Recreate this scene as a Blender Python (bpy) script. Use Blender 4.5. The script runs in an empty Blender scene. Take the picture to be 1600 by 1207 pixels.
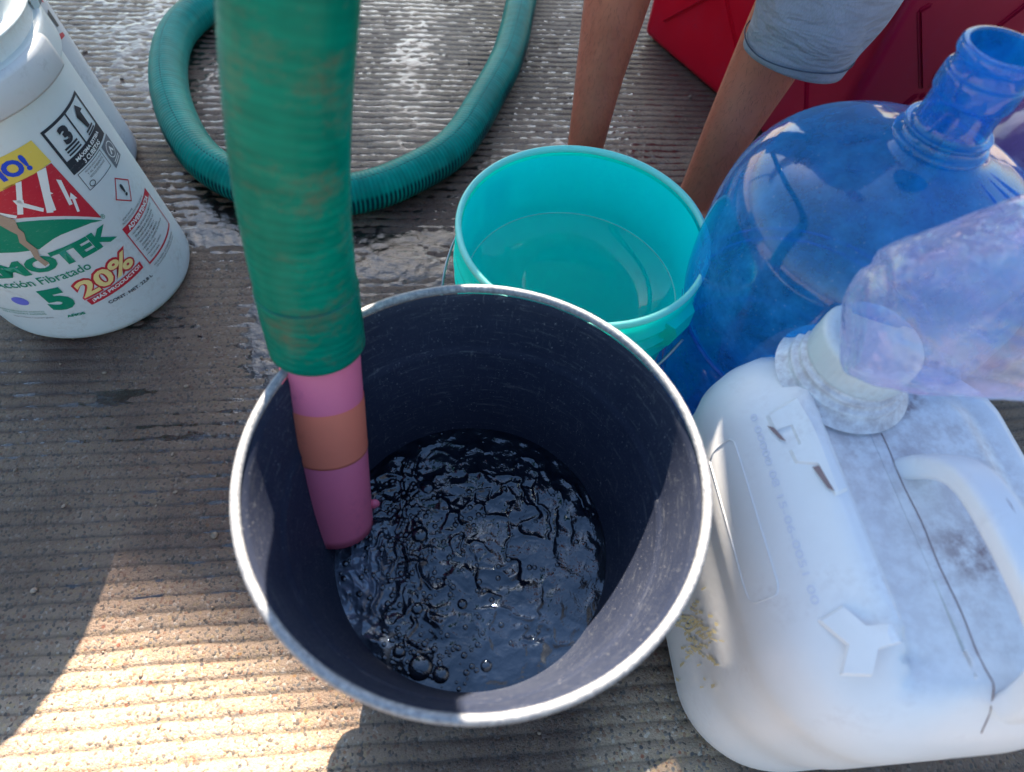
import bpy, bmesh, math, random
import numpy as np
from mathutils import Vector, Matrix
from math import pi, sin, cos, radians as R

random.seed(7)
rng = np.random.default_rng(11)
scene = bpy.context.scene
COL = scene.collection

# ------------------------------------------------------------------ camera
cam_d = bpy.data.cameras.new("camera")
cam = bpy.data.objects.new("camera", cam_d)
COL.objects.link(cam)
PITCH, ROLL, CAMH = R(56.6), R(7.5), 0.80
Fv = Vector((0, cos(PITCH), -sin(PITCH)))
R0 = Vector((1, 0, 0)); U0 = R0.cross(Fv)
Rv = R0 * cos(ROLL) + U0 * sin(ROLL)
Uv = -R0 * sin(ROLL) + U0 * cos(ROLL)
mw = Matrix((Rv, Uv, -Fv)).transposed().to_4x4()
mw.translation = Vector((0, 0, CAMH))
cam.matrix_world = mw
cam_d.sensor_width = 36.0
cam_d.lens = 22.5
cam_d.clip_start = 0.02
cam_d.clip_end = 500
cam_d.dof.use_dof = True
cam_d.dof.focus_distance = 0.80
cam_d.dof.aperture_fstop = 4.2
scene.camera = cam

# ------------------------------------------------------------------ light
SUN_EL, SUN_AZ = R(39.5), R(-12.7)        # azimuth measured from +Y towards +X
world = bpy.data.worlds.new("World")
scene.world = world
world.use_nodes = True
wn = world.node_tree
sky = wn.nodes.new("ShaderNodeTexSky")
sky.sky_type = 'NISHITA'
sky.sun_disc = False
sky.sun_elevation = SUN_EL
sky.sun_rotation = SUN_AZ
sky.air_density = 1.8
sky.dust_density = 1.4
sky.ozone_density = 5.0
wn.links.new(sky.outputs[0], wn.nodes["Background"].inputs[0])
wn.nodes["Background"].inputs[1].default_value = 0.056
sun_d = bpy.data.lights.new("sun", 'SUN')
sun_d.energy = 5.0
sun_d.angle = R(0.5)
sun_d.color = (1.0, 0.85, 0.66)
sun = bpy.data.objects.new("sun", sun_d)
COL.objects.link(sun)
sdir = Vector((sin(SUN_AZ) * cos(SUN_EL), cos(SUN_AZ) * cos(SUN_EL), sin(SUN_EL)))
sun.rotation_euler = sdir.to_track_quat('Z', 'Y').to_euler()
sun.location = sdir * 8
scene.view_settings.view_transform = 'Standard'
scene.view_settings.look = 'None'
scene.view_settings.gamma = 1
scene.view_settings.exposure = 2.45
scene.cycles.max_bounces = 14
scene.cycles.transparent_max_bounces = 24
scene.cycles.transmission_bounces = 10
scene.cycles.caustics_reflective = False
scene.cycles.caustics_refractive = False
scene.cycles.use_denoising = True

# ------------------------------------------------------------------ helpers
def link(o, parent=None, label=None, cat=None, group=None, kind=None):
    COL.objects.link(o)
    if parent: o.parent = parent
    if label: o['label'] = label
    if cat: o['category'] = cat
    if group: o['group'] = group
    if kind: o['kind'] = kind
    return o

def mesh_obj(name, verts, faces, mats, parent=None, smooth=True, **kw):
    me = bpy.data.meshes.new(name)
    me.from_pydata([tuple(v) for v in verts], [], [tuple(f) for f in faces])
    for m in (mats if isinstance(mats, (list, tuple)) else [mats]):
        me.materials.append(m)
    if smooth:
        me.polygons.foreach_set('use_smooth', [True] * len(me.polygons))
    me.update()
    return link(bpy.data.objects.new(name, me), parent, **kw)

def bm_obj(name, bm, mats, parent=None, smooth=True, **kw):
    me = bpy.data.meshes.new(name)
    bmesh.ops.recalc_face_normals(bm, faces=bm.faces[:])
    bm.to_mesh(me); bm.free()
    for m in (mats if isinstance(mats, (list, tuple)) else [mats]):
        me.materials.append(m)
    if smooth:
        me.polygons.foreach_set('use_smooth', [True] * len(me.polygons))
    return link(bpy.data.objects.new(name, me), parent, **kw)

def empty(name, loc=(0, 0, 0), **kw):
    o = bpy.data.objects.new(name, None)
    o.location = loc
    o.empty_display_size = 0.05
    return link(o, **kw)

def grid_mesh(name, V, mats, parent=None, close_u=False, close_v=False, attrs=None, smooth=True, **kw):
    """V: (nu, nv, 3) array -> quad sheet"""
    nu, nv, _ = V.shape
    iu = np.arange(nu if close_u else nu - 1); iv = np.arange(nv if close_v else nv - 1)
    A, B = np.meshgrid(iu, iv, indexing='ij')
    A2, B2 = (A + 1) % nu, (B + 1) % nv
    F = np.stack([A * nv + B, A2 * nv + B, A2 * nv + B2, A * nv + B2], -1).reshape(-1, 4)
    me = bpy.data.meshes.new(name)
    n = nu * nv; nf = len(F)
    me.vertices.add(n)
    me.vertices.foreach_set('co', V.reshape(-1).astype(np.float32))
    me.loops.add(nf * 4); me.polygons.add(nf)
    me.loops.foreach_set('vertex_index', F.reshape(-1).astype(np.int32))
    me.polygons.foreach_set('loop_start', (np.arange(nf) * 4).astype(np.int32))
    me.polygons.foreach_set('loop_total', np.full(nf, 4, np.int32))
    if smooth: me.polygons.foreach_set('use_smooth', np.ones(nf, bool))
    me.update(calc_edges=True)
    if attrs:
        for k, a in attrs.items():
            at = me.attributes.new(k, 'FLOAT', 'POINT')
            at.data.foreach_set('value', a.reshape(-1).astype(np.float32))
    for m in (mats if isinstance(mats, (list, tuple)) else [mats]):
        me.materials.append(m)
    me.validate()
    return link(bpy.data.objects.new(name, me), parent, **kw)

def vnoise(x, y, scale, seed, octaves=1, gain=0.5):
    tot = np.zeros_like(x, dtype=np.float64); amp = 1.0; norm = 0
    for o in range(octaves):
        r = np.random.default_rng(seed + o * 17)
        L = r.random((256, 256))
        X = x / scale; Y = y / scale
        xi = np.floor(X).astype(int); yi = np.floor(Y).astype(int)
        fx = X - xi; fy = Y - yi
        fx = fx * fx * (3 - 2 * fx); fy = fy * fy * (3 - 2 * fy)
        a = L[xi % 256, yi % 256]; b = L[(xi + 1) % 256, yi % 256]
        c = L[xi % 256, (yi + 1) % 256]; d = L[(xi + 1) % 256, (yi + 1) % 256]
        tot += amp * ((a * (1 - fx) + b * fx) * (1 - fy) + (c * (1 - fx) + d * fx) * fy)
        norm += amp; amp *= gain; scale *= 0.5
    return tot / norm * 2 - 1

def lathe(name, prof, mats, parent=None, seg=128, skew=(0, 0), wob=0.0, **kw):
    """prof list of (r, z) ; revolve"""
    t = np.linspace(0, 2 * pi, seg, endpoint=False)
    P = np.array(prof, float)
    V = np.zeros((len(P), seg, 3))
    rr = P[:, 0][:, None] * (1 + wob * np.sin(2 * t + 1.1)[None, :])
    V[..., 0] = rr * np.cos(t)[None] + skew[0] * P[:, 1][:, None]
    V[..., 1] = rr * np.sin(t)[None] + skew[1] * P[:, 1][:, None]
    V[..., 2] = P[:, 1][:, None]
    return grid_mesh(name, V, mats, parent, close_v=True, **kw)

def scatter(name, items, m, seg=(16, 9), **kw):
    """items: (x, y, z, rx, ry, rz, rot) ellipsoids joined into one mesh"""
    nu_, nv_ = seg
    a_ = np.linspace(0, 2 * pi, nu_, endpoint=False); b_ = np.linspace(0, pi, nv_)
    T_ = np.stack([np.outer(np.sin(b_), np.cos(a_)), np.outer(np.sin(b_), np.sin(a_)), np.outer(np.cos(b_), np.ones(nu_))], -1).reshape(-1, 3)
    f_ = np.array([(i * nu_ + j, (i + 1) * nu_ + j, (i + 1) * nu_ + (j + 1) % nu_, i * nu_ + (j + 1) % nu_) for i in range(nv_ - 1) for j in range(nu_)])
    VV, FF = [], []
    for k, (x, y, z, rx, ry, rz, ro) in enumerate(items):
        q = T_ * (rx, ry, rz); c, s_ = cos(ro), sin(ro)
        VV.append(np.stack([q[:, 0] * c - q[:, 1] * s_ + x, q[:, 0] * s_ + q[:, 1] * c + y, q[:, 2] + z], -1)); FF.append(f_ + k * len(T_))
    VV = np.concatenate(VV); FF = np.concatenate(FF)
    me = bpy.data.meshes.new(name); me.vertices.add(len(VV)); me.vertices.foreach_set('co', VV.reshape(-1).astype(np.float32))
    me.loops.add(len(FF) * 4); me.polygons.add(len(FF)); me.loops.foreach_set('vertex_index', FF.reshape(-1).astype(np.int32))
    me.polygons.foreach_set('loop_start', (np.arange(len(FF)) * 4).astype(np.int32)); me.polygons.foreach_set('loop_total', np.full(len(FF), 4, np.int32))
    me.polygons.foreach_set('use_smooth', np.ones(len(FF), bool)); me.update(calc_edges=True); me.validate(); me.materials.append(m)
    return link(bpy.data.objects.new(name, me), **kw)

def smooth_prof(pts, n=4):
    """Catmull-Rom through (r, z) points"""
    P = [np.array(p, float) for p in pts]
    P = [2 * P[0] - P[1]] + P + [2 * P[-1] - P[-2]]
    out = []
    for i in range(1, len(P) - 2):
        for k in range(n):
            t = k / n
            a, b, c, d = P[i - 1], P[i], P[i + 1], P[i + 2]
            out.append(0.5 * ((2 * b) + (-a + c) * t + (2 * a - 5 * b + 4 * c - d) * t * t + (-a + 3 * b - 3 * c + d) * t ** 3))
    out.append(P[-2])
    return np.array(out)

def frames(P):
    T = np.gradient(P, axis=0); T /= np.linalg.norm(T, axis=1)[:, None]
    N = np.zeros_like(P)
    a = np.array([0, 0, 1.0]) if abs(T[0, 2]) < 0.9 else np.array([1.0, 0, 0])
    n = a - T[0] * (a @ T[0]); n /= np.linalg.norm(n); N[0] = n
    for i in range(1, len(P)):
        n = N[i - 1] - T[i] * (N[i - 1] @ T[i]); N[i] = n / np.linalg.norm(n)
    return T, N, np.cross(T, N)

def resample(P, step):
    d = np.r_[0, np.cumsum(np.linalg.norm(np.diff(P, axis=0), axis=1))]
    n = max(2, int(d[-1] / step))
    s = np.linspace(0, d[-1], n)
    return np.stack([np.interp(s, d, P[:, k]) for k in range(3)], 1), s

def tube(name, pts, rad, mats, parent=None, step=None, seg=20, rfun=None, n=10, cap=True, **kw):
    P = smooth_prof(pts, n)
    L = np.linalg.norm(np.diff(P, axis=0), axis=1).sum()
    P, s = resample(P, step or L / (len(P)))
    T, N, B = frames(P)
    t = np.linspace(0, 2 * pi, seg, endpoint=False)
    Rr = rad(s / s[-1]) if callable(rad) else np.full(len(P), rad)
    rr = Rr[:, None] * np.ones((1, seg))
    if rfun is not None: rr = rr * rfun(s[:, None], t[None, :])
    V = P[:, None] + rr[..., None] * (np.cos(t)[None, :, None] * N[:, None] + np.sin(t)[None, :, None] * B[:, None])
    if cap:
        V = np.concatenate([np.repeat(P[:1][:, None], seg, 1), V, np.repeat(P[-1:][:, None], seg, 1)], 0)
        s = np.r_[s[0], s, s[-1]]
    at = {'plen': np.repeat(s[:, None], seg, 1), 'pang': np.repeat(t[None], len(s), 0)}
    return grid_mesh(name, V, mats, parent, close_v=True, attrs=at, **kw)

# ------------------------------------------------------------------ materials
def mat(name):
    m = bpy.data.materials.new(name); m.use_nodes = True
    nt = m.node_tree
    return m, nt, nt.nodes["Principled BSDF"]

class NT:
    def __init__(s, nt): s.nt = nt
    def n(s, t, **kw):
        x = s.nt.nodes.new(t)
        for k, v in kw.items(): setattr(x, k, v)
        return x
    def l(s, a, b): s.nt.links.new(a, b)
    def coord(s, kind='Object'):
        return s.n("ShaderNodeTexCoord").outputs[kind]
    def noise(s, scale, detail=4, rough=0.55, vec=None, dist=0.0):
        x = s.n("ShaderNodeTexNoise"); x.inputs['Scale'].default_value = scale
        x.inputs['Detail'].default_value = detail; x.inputs['Roughness'].default_value = rough
        x.inputs['Distortion'].default_value = dist
        s.l(vec if vec is not None else s.coord(), x.inputs['Vector']); return x.outputs[0]
    def voro(s, scale, feature='F1', vec=None, out='Distance', rnd=1.0):
        x = s.n("ShaderNodeTexVoronoi", feature=feature); x.inputs['Scale'].default_value = scale
        x.inputs['Randomness'].default_value = rnd
        s.l(vec if vec is not None else s.coord(), x.inputs['Vector']); return x.outputs[out]
    def ramp(s, fac, stops, interp='LINEAR'):
        x = s.n("ShaderNodeValToRGB"); x.color_ramp.interpolation = interp
        e = x.color_ramp.elements
        while len(e) < len(stops): e.new(0.5)
        for k, (p, c) in enumerate(stops):
            e[k].position = p; e[k].color = (c, c, c, 1) if isinstance(c, (int, float)) else (*c, 1)
        s.l(fac, x.inputs[0]); return x.outputs[0]
    def mix(s, fac, a, b, mode='MIX'):
        x = s.n("ShaderNodeMix", data_type='RGBA', blend_type=mode)
        for sock, v in ((x.inputs[0], fac), (x.inputs[6], a), (x.inputs[7], b)):
            if isinstance(v, (int, float)): sock.default_value = v
            elif isinstance(v, tuple): sock.default_value = (*v, 1)
            else: s.l(v, sock)
        return x.outputs[2]
    def math(s, op, a, b=0.0, clamp=False):
        x = s.n("ShaderNodeMath", operation=op); x.use_clamp = clamp
        for k, v in ((0, a), (1, b)):
            if isinstance(v, (int, float)): x.inputs[k].default_value = v
            else: s.l(v, x.inputs[k])
        return x.outputs[0]
    def attr(s, name):
        x = s.n("ShaderNodeAttribute"); x.attribute_name = name; return x.outputs['Fac']
    def bump(s, h, strength=0.5, dist=0.001, nrm=None):
        x = s.n("ShaderNodeBump"); x.inputs['Strength'].default_value = strength
        x.inputs['Distance'].default_value = dist
        s.l(h, x.inputs['Height'])
        if nrm is not None: s.l(nrm, x.inputs['Normal'])
        return x.outputs[0]
    def mapping(s, scale=(1, 1, 1), rot=(0, 0, 0), kind='Object', loc=(0, 0, 0)):
        x = s.n("ShaderNodeMapping"); x.inputs['Scale'].default_value = scale
        x.inputs['Rotation'].default_value = rot; x.inputs['Location'].default_value = loc
        s.l(s.coord(kind), x.inputs['Vector']); return x.outputs[0]

def setp(p, **kw):
    names = dict(base='Base Color', rough='Roughness', metal='Metallic', ior='IOR', spec='Specular IOR Level',
                 coat='Coat Weight', coatr='Coat Roughness', trans='Transmission Weight', sss='Subsurface Weight', alpha='Alpha', sheen='Sheen Weight')
    for k, v in kw.items():
        s = p.inputs[names[k]]
        if isinstance(v, tuple): v = (*v, 1)
        s.default_value = v

def plain(name, col, rough=0.5, spec=0.5, metal=0.0, bumpy=0.0, var=0.12, nscale=60):
    m, nt, p = mat(name); g = NT(nt)
    setp(p, rough=rough, spec=spec, metal=metal)
    n = g.noise(nscale, 5)
    dark = tuple(c * (1 - var) for c in col); lite = tuple(min(1, c * (1 + var)) for c in col)
    g.l(g.ramp(n, [(0.3, dark), (0.7, lite)]), p.inputs['Base Color'])
    if bumpy: g.l(g.bump(n, bumpy, 0.001), p.inputs['Normal'])
    return m

# concrete
def concrete_mat():
    m, nt, p = mat("ribbed_concrete"); g = NT(nt)
    co = g.coord()
    big = g.noise(2.2, 5, 0.6, co)
    mid = g.noise(38, 6, 0.65, co)
    fine = g.noise(700, 4, 0.7, co)
    cell_c = g.n("ShaderNodeTexVoronoi"); cell_c.inputs['Scale'].default_value = 330
    g.l(co, cell_c.inputs['Vector'])
    sep = g.n("ShaderNodeSeparateColor"); g.l(cell_c.outputs['Color'], sep.inputs[0])
    base = g.ramp(mid, [(0.25, (0.35, 0.240, 0.175)), (0.5, (0.49, 0.345, 0.255)), (0.75, (0.63, 0.46, 0.345))])
    base = g.mix(0.55, base, g.ramp(fine, [(0.3, (0.28, 0.20, 0.14)), (0.5, (0.42, 0.32, 0.22)), (0.72, (0.62, 0.52, 0.40))]))
    # aggregate grains
    grain = g.ramp(sep.outputs[0], [(0.0, (0.045, 0.045, 0.05)), (0.14, (0.30, 0.15, 0.09)), (0.28, (0.16, 0.16, 0.16)),
                                    (0.4, (0.50, 0.36, 0.20)), (0.58, (0.36, 0.27, 0.19)), (0.9, (0.62, 0.55, 0.46))], 'CONSTANT')
    gm = g.ramp(sep.outputs[1], [(0.50, 0.0), (0.54, 1.0)])
    base = g.mix(g.math('MULTIPLY', gm, 0.75), base, grain)
    # larger stones
    c2 = g.n("ShaderNodeTexVoronoi"); c2.inputs['Scale'].default_value = 120; g.l(co, c2.inputs['Vector'])
    s2 = g.n("ShaderNodeSeparateColor"); g.l(c2.outputs['Color'], s2.inputs[0])
    inner = g.ramp(c2.outputs['Distance'], [(0.2, 1.0), (0.34, 0.0)])
    st = g.math('MULTIPLY', inner, g.ramp(s2.outputs[1], [(0.90, 0.0), (0.91, 1.0)]))
    stc = g.ramp(s2.outputs[0], [(0.0, (0.09, 0.09, 0.10)), (0.3, (0.33, 0.12, 0.07)), (0.5, (0.17, 0.17, 0.17)), (0.75, (0.48, 0.26, 0.10))], 'CONSTANT')
    base = g.mix(st, base, stc)
    # stains: wine coloured wash, darker grooves
    stain = g.attr('stain')
    base = g.mix(g.math('MULTIPLY', stain, 0.7), base, (0.17, 0.055, 0.055))
    groove = g.attr('groove')
    base = g.mix(g.math('MULTIPLY', groove, 0.55), base, (0.10, 0.07, 0.05))
    joint = g.attr('joint')
    base = g.mix(g.math('MULTIPLY', joint, 0.8), base, (0.045, 0.03, 0.022))
    wet = g.attr('wet')  # wetness mask; its dry gaps also paint in the sunlit patches
    wet_shade = g.math('MULTIPLY', wet, g.ramp(g.math('ADD', big, g.math('MULTIPLY', mid, 0.4)), [(0.35, 0.85), (0.7, 1.0)]))
    wet_shade_col = g.mix(1.0, base, (0.115, 0.058, 0.066), 'MULTIPLY')  # wet darkening, deep enough to double as painted shade
    g.l(g.mix(g.math('MULTIPLY', wet_shade, g.ramp(g.noise(5, 6, 0.7, co), [(0.3, 0.82), (0.65, 1.0)])), base, wet_shade_col), p.inputs['Base Color'])
    ro = g.math('SUBTRACT', 0.86, g.math('MULTIPLY', wet_shade, g.ramp(fine, [(0.3, 0.68), (0.7, 0.46)])))
    g.l(ro, p.inputs['Roughness'])
    h = g.math('ADD', g.math('MULTIPLY', fine, 0.9), g.math('MULTIPLY', mid, 0.9))
    h = g.math('ADD', h, g.math('MULTIPLY', cell_c.outputs['Distance'], -0.5))
    g.l(g.bump(h, 0.85, 0.0022), p.inputs['Normal'])
    return m

def film_water_mat():
    m, nt, p = mat("puddle_water"); g = NT(nt)
    nt.nodes.remove(p)
    out = nt.nodes["Material Output"]
    tr = g.n("ShaderNodeBsdfTransparent"); tr.inputs[0].default_value = (0.66, 0.62, 0.64, 1)
    gl = g.n("ShaderNodeBsdfGlossy"); gl.inputs['Roughness'].default_value = 0.03
    gl.inputs[0].default_value = (1, 1, 1, 1)
    b = g.bump(g.noise(150, 4), 0.5, 0.002)
    g.l(b, gl.inputs['Normal'])
    fr = g.n("ShaderNodeFresnel"); fr.inputs['IOR'].default_value = 1.38
    g.l(b, fr.inputs['Normal'])
    mx = g.n("ShaderNodeMixShader"); g.l(g.math('MULTIPLY', fr.outputs[0], 2.6, True), mx.inputs[0])
    g.l(tr.outputs[0], mx.inputs[1]); g.l(gl.outputs[0], mx.inputs[2]); g.l(mx.outputs[0], out.inputs[0])
    return m

def thin_plastic(name, tint, body, opac=0.5, rough=0.12, bumpn=None, film=False, scuff=0.3, ior=1.5, frost=None):
    """thin translucent plastic wall: tinted see-through + scattering body + gloss"""
    m, nt, p = mat(name); g = NT(nt); nt.nodes.remove(p)
    out = nt.nodes["Material Output"]
    tr = g.n("ShaderNodeBsdfTransparent"); tr.inputs[0].default_value = (*tint, 1)
    df = g.n("ShaderNodeBsdfDiffuse"); df.inputs[0].default_value = (*body, 1)
    tl = g.n("ShaderNodeBsdfTranslucent"); tl.inputs[0].default_value = (*body, 1)
    if frost:
        fc = g.mix(g.ramp(g.noise(9, 7, 0.7), [(0.25, 0.0), (0.85, 1.0)]), body, frost)
        fc = g.mix(g.ramp(g.noise(240, 3, 0.6), [(0.66, 0.0), (0.72, 0.7)]), fc, (0.6, 0.75, 0.95))
        g.l(fc, df.inputs[0]); g.l(fc, tl.inputs[0])
    ad = g.n("ShaderNodeMixShader"); ad.inputs[0].default_value = 0.5
    g.l(df.outputs[0], ad.inputs[1]); g.l(tl.outputs[0], ad.inputs[2])
    mx = g.n("ShaderNodeMixShader")
    sc = g.ramp(g.noise(26, 8, 0.7), [(0.42, opac), (0.75, min(1, opac + scuff))])
    if film:
        lw = g.n("ShaderNodeLayerWeight"); lw.inputs['Blend'].default_value = 0.5
        sc = g.math('ADD', sc, g.math('MULTIPLY', g.math('POWER', lw.outputs['Facing'], 3.0), 0.45), True)
    g.l(sc, mx.inputs[0]); g.l(tr.outputs[0], mx.inputs[1]); g.l(ad.outputs[0], mx.inputs[2])
    gl = g.n("ShaderNodeBsdfGlossy"); gl.inputs['Roughness'].default_value = rough
    gl.inputs[0].default_value = (1, 1, 1, 1)
    fr = g.n("ShaderNodeLayerWeight"); fr.inputs['Blend'].default_value = 0.5
    if bumpn:
        b = g.bump(g.noise(bumpn[0], 3, 0.5, None, bumpn[2] if len(bumpn) > 2 else 0), bumpn[1], 0.01)
        for s in (gl, fr, df): g.l(b, s.inputs['Normal'])
    if film:
        c = g.ramp(g.noise(9, 3, 0.5, None, 2.5), [(0.3, (0.8, 0.93, 1)), (0.42, (0.65, 1, 0.93)), (0.5, (0.9, 0.9, 1)), (0.58, (1, 0.72, 0.92)), (0.7, (0.85, 0.92, 1))])
        g.l(c, gl.inputs[0])
    m2 = g.n("ShaderNodeMixShader"); f0 = ((ior - 1) / (ior + 1)) ** 2
    g.l(g.math('ADD', f0, g.math('MULTIPLY', g.math('POWER', fr.outputs['Facing'], 4.0), 0.75), True), m2.inputs[0])
    g.l(mx.outputs[0], m2.inputs[1]); g.l(gl.outputs[0], m2.inputs[2]); g.l(m2.outputs[0], out.inputs[0])
    return m

def solid_plastic(name, col, transl=0.35, rough=0.35, dirt=None, dirt_amt=0.3, bump=0.15, spec=0.5, dirtattr=None):
    """thick HDPE: diffuse and translucent body under a soft gloss, scuffed"""
    m, nt, p = mat(name); g = NT(nt)
    out = nt.nodes["Material Output"]
    n1 = g.noise(14, 8, 0.65); n2 = g.noise(160, 5, 0.7)
    c = g.ramp(n1, [(0.3, tuple(x * 0.93 for x in col)), (0.7, col)])
    if dirt:
        sm = g.math('MULTIPLY', g.ramp(n1, [(0.50, 0.0), (0.68, 1.0)]), g.ramp(n2, [(0.42, 0.0), (0.62, 1.0)]))
        fac = g.math('MULTIPLY', sm, dirt_amt)
        if dirtattr:
            a = g.math('MULTIPLY', g.attr(dirtattr), g.ramp(g.noise(60, 7, 0.75), [(0.40, 0.05), (0.60, 1.0)]))
            fac = g.math('ADD', fac, a, True)
        c = g.mix(fac, c, dirt)
    g.l(c, p.inputs['Base Color'])
    setp(p, rough=rough, spec=spec)
    g.l(g.bump(n2, bump, 0.0006), p.inputs['Normal'])
    if transl > 0:
        tl = g.n("ShaderNodeBsdfTranslucent"); g.l(c, tl.inputs[0])
        mx = g.n("ShaderNodeMixShader"); mx.inputs[0].default_value = transl
        g.l(p.outputs[0], mx.inputs[1]); g.l(tl.outputs[0], mx.inputs[2]); g.l(mx.outputs[0], out.inputs[0])
    return m

def black_bucket_mat():
    m, nt, p = mat("scratched_black_plastic"); g = NT(nt)
    n1 = g.noise(8, 6, 0.6); n2 = g.noise(420, 4, 0.7)
    sc = g.noise(30, 8, 0.8, g.mapping((1, 1, 9), (0.5, 0.9, 0.3)))
    s2 = g.noise(55, 8, 0.8, g.mapping((7, 1, 1), (0.2, 0.4, 1.2)))
    c = g.ramp(n1, [(0.3, (0.012, 0.018, 0.040)), (0.7, (0.025, 0.032, 0.058))])
    scr = g.ramp(sc, [(0.56, 0.0), (0.70, 1.0)]); scr2 = g.ramp(s2, [(0.58, 0.0), (0.70, 1.0)])
    f = g.math('MULTIPLY', g.math('ADD', scr, scr2, True), 0.55)
    c = g.mix(f, c, (0.19, 0.20, 0.215))
    sp = g.ramp(g.noise(520, 2, 0.5), [(0.68, 0.0), (0.73, 1.0)])
    c = g.mix(g.math('MULTIPLY', sp, 0.6), c, (0.3, 0.3, 0.32))
    g.l(c, p.inputs['Base Color'])
    g.l(g.ramp(n2, [(0.3, 0.5), (0.7, 0.7)]), p.inputs['Roughness'])
    g.l(g.bump(g.math('ADD', n2, g.math('MULTIPLY', f, 0.5)), 0.2, 0.0008), p.inputs['Normal'])
    setp(p, spec=0.22)
    return m

def rim_mat():
    m, nt, p = mat("worn_bucket_rim"); g = NT(nt)
    n = g.noise(260, 6, 0.75)
    g.l(g.ramp(n, [(0.35, (0.14, 0.15, 0.18)), (0.55, (0.28, 0.29, 0.31)), (0.75, (0.5, 0.5, 0.52))]), p.inputs['Base Color'])
    setp(p, rough=0.42); g.l(g.bump(n, 0.6, 0.001), p.inputs['Normal'])
    return m

def bucket_water_mat():
    m, nt, p = mat("churned_water"); g = NT(nt)
    foam = g.attr('foam')
    n = g.noise(120, 6, 0.7)
    g.l(g.mix(g.math('MULTIPLY', foam, g.ramp(n, [(0.3, 0.35), (0.7, 1.0)])), (0.002, 0.004, 0.010), (0.15, 0.19, 0.27)), p.inputs['Base Color'])
    setp(p, rough=0.02, ior=1.8); p.inputs['Specular Tint'].default_value = (0.72, 0.84, 1.0, 1)
    g.l(g.bump(g.noise(170, 2, 0.5, None, 1.5), 0.22, 0.0015), p.inputs['Normal'])
    return m

def hose_mat(name, base, dark, dirtamt, pitch, band=0.0):
    m, nt, p = mat(name); g = NT(nt)
    pl = g.attr('plen'); pa = g.attr('pang')
    ph = g.math('ADD', g.math('MULTIPLY', pl, 2 * pi / pitch), pa)
    w = g.math('ADD', g.math('MULTIPLY', g.math('SINE', ph), 0.5), 0.5)
    n1 = g.noise(11, 7, 0.7, None, 0.6); n2 = g.noise(140, 5, 0.7)
    nl = g.noise(15, 6, 0.75, g.mapping((1, 1, 1.8), loc=(0.3, 0.1, 0.2)))
    c = g.mix(g.math('MULTIPLY', g.ramp(w, [(0.35, 0.0), (0.75, 1.0)]), 0.45), base, dark)
    c = g.mix(g.math('MULTIPLY', g.ramp(n1, [(0.45, 0.0), (0.7, 1.0)]), 0.55), c, tuple(x * 0.45 for x in base))
    cb_ = g.n("ShaderNodeCombineXYZ"); g.l(g.math('MULTIPLY', pl, 75), cb_.inputs[0]); g.l(g.math('MULTIPLY', g.math('COSINE', pa), 0.7), cb_.inputs[1]); g.l(g.math('MULTIPLY', g.math('SINE', pa), 0.7), cb_.inputs[2])
    stk = g.noise(1.0, 4, 0.6, cb_.outputs[0])
    c = g.mix(g.ramp(stk, [(0.38, 0.32), (0.60, 0.0)]), c, tuple(x * 0.35 for x in base))
    if band:
        # dark helix strand seen through the lower flank
        k = g.math('COSINE', g.math('SUBTRACT', pa, band))
        bm_ = g.math('MULTIPLY', g.ramp(k, [(0.72, 0.0), (0.84, 1.0)]), g.ramp(w, [(0.35, 0.15), (0.6, 1.0)]))
        c = g.mix(g.math('MULTIPLY', bm_, 0.85), c, (0.0, 0.02, 0.04))
    dm = g.math('MULTIPLY', g.math('MULTIPLY', g.ramp(nl, [(0.52, 0.0), (0.66, 1.0)]), g.ramp(n2, [(0.35, 0.5), (0.6, 1.0)])), dirtamt)
    c = g.mix(dm, c, (0.17, 0.11, 0.07))
    g.l(c, p.inputs['Base Color'])
    setp(p, rough=0.28, spec=0.12)
    g.l(g.bump(n2, 0.15, 0.0008), p.inputs['Normal'])
    tl = g.n("ShaderNodeBsdfTranslucent"); g.l(c, tl.inputs[0])
    mx = g.n("ShaderNodeMixShader"); mx.inputs[0].default_value = 0.25
    g.l(p.outputs[0], mx.inputs[1]); g.l(tl.outputs[0], mx.inputs[2]); g.l(mx.outputs[0], nt.nodes["Material Output"].inputs[0])
    return m

def skin_mat():
    m, nt, p = mat("tanned_skin"); g = NT(nt)
    n1 = g.noise(9, 5, 0.6); n2 = g.noise(85, 6, 0.7); n3 = g.noise(500, 3)
    c = g.ramp(n1, [(0.3, (0.38, 0.100, 0.056)), (0.7, (0.54, 0.170, 0.105))])
    c = g.mix(g.ramp(n2, [(0.55, 0.0), (0.75, 0.45)]), c, (0.24, 0.075, 0.045))
    hair = g.noise(260, 4, 0.8, g.mapping((2.2, 2.2, 0.35), (0.15, 0.1, 0)))
    c = g.mix(g.ramp(hair, [(0.60, 0.0), (0.70, 0.35)]), c, (0.10, 0.05, 0.035))
    g.l(c, p.inputs['Base Color'])
    setp(p, rough=0.48, sss=0.12)
    p.inputs['Subsurface Scale'].default_value = 0.01
    p.inputs['Subsurface Radius'].default_value = (1, 0.35, 0.2)
    g.l(g.bump(g.math('ADD', n2, g.math('MULTIPLY', n3, 0.4)), 0.35, 0.0016), p.inputs['Normal'])
    return m

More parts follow.
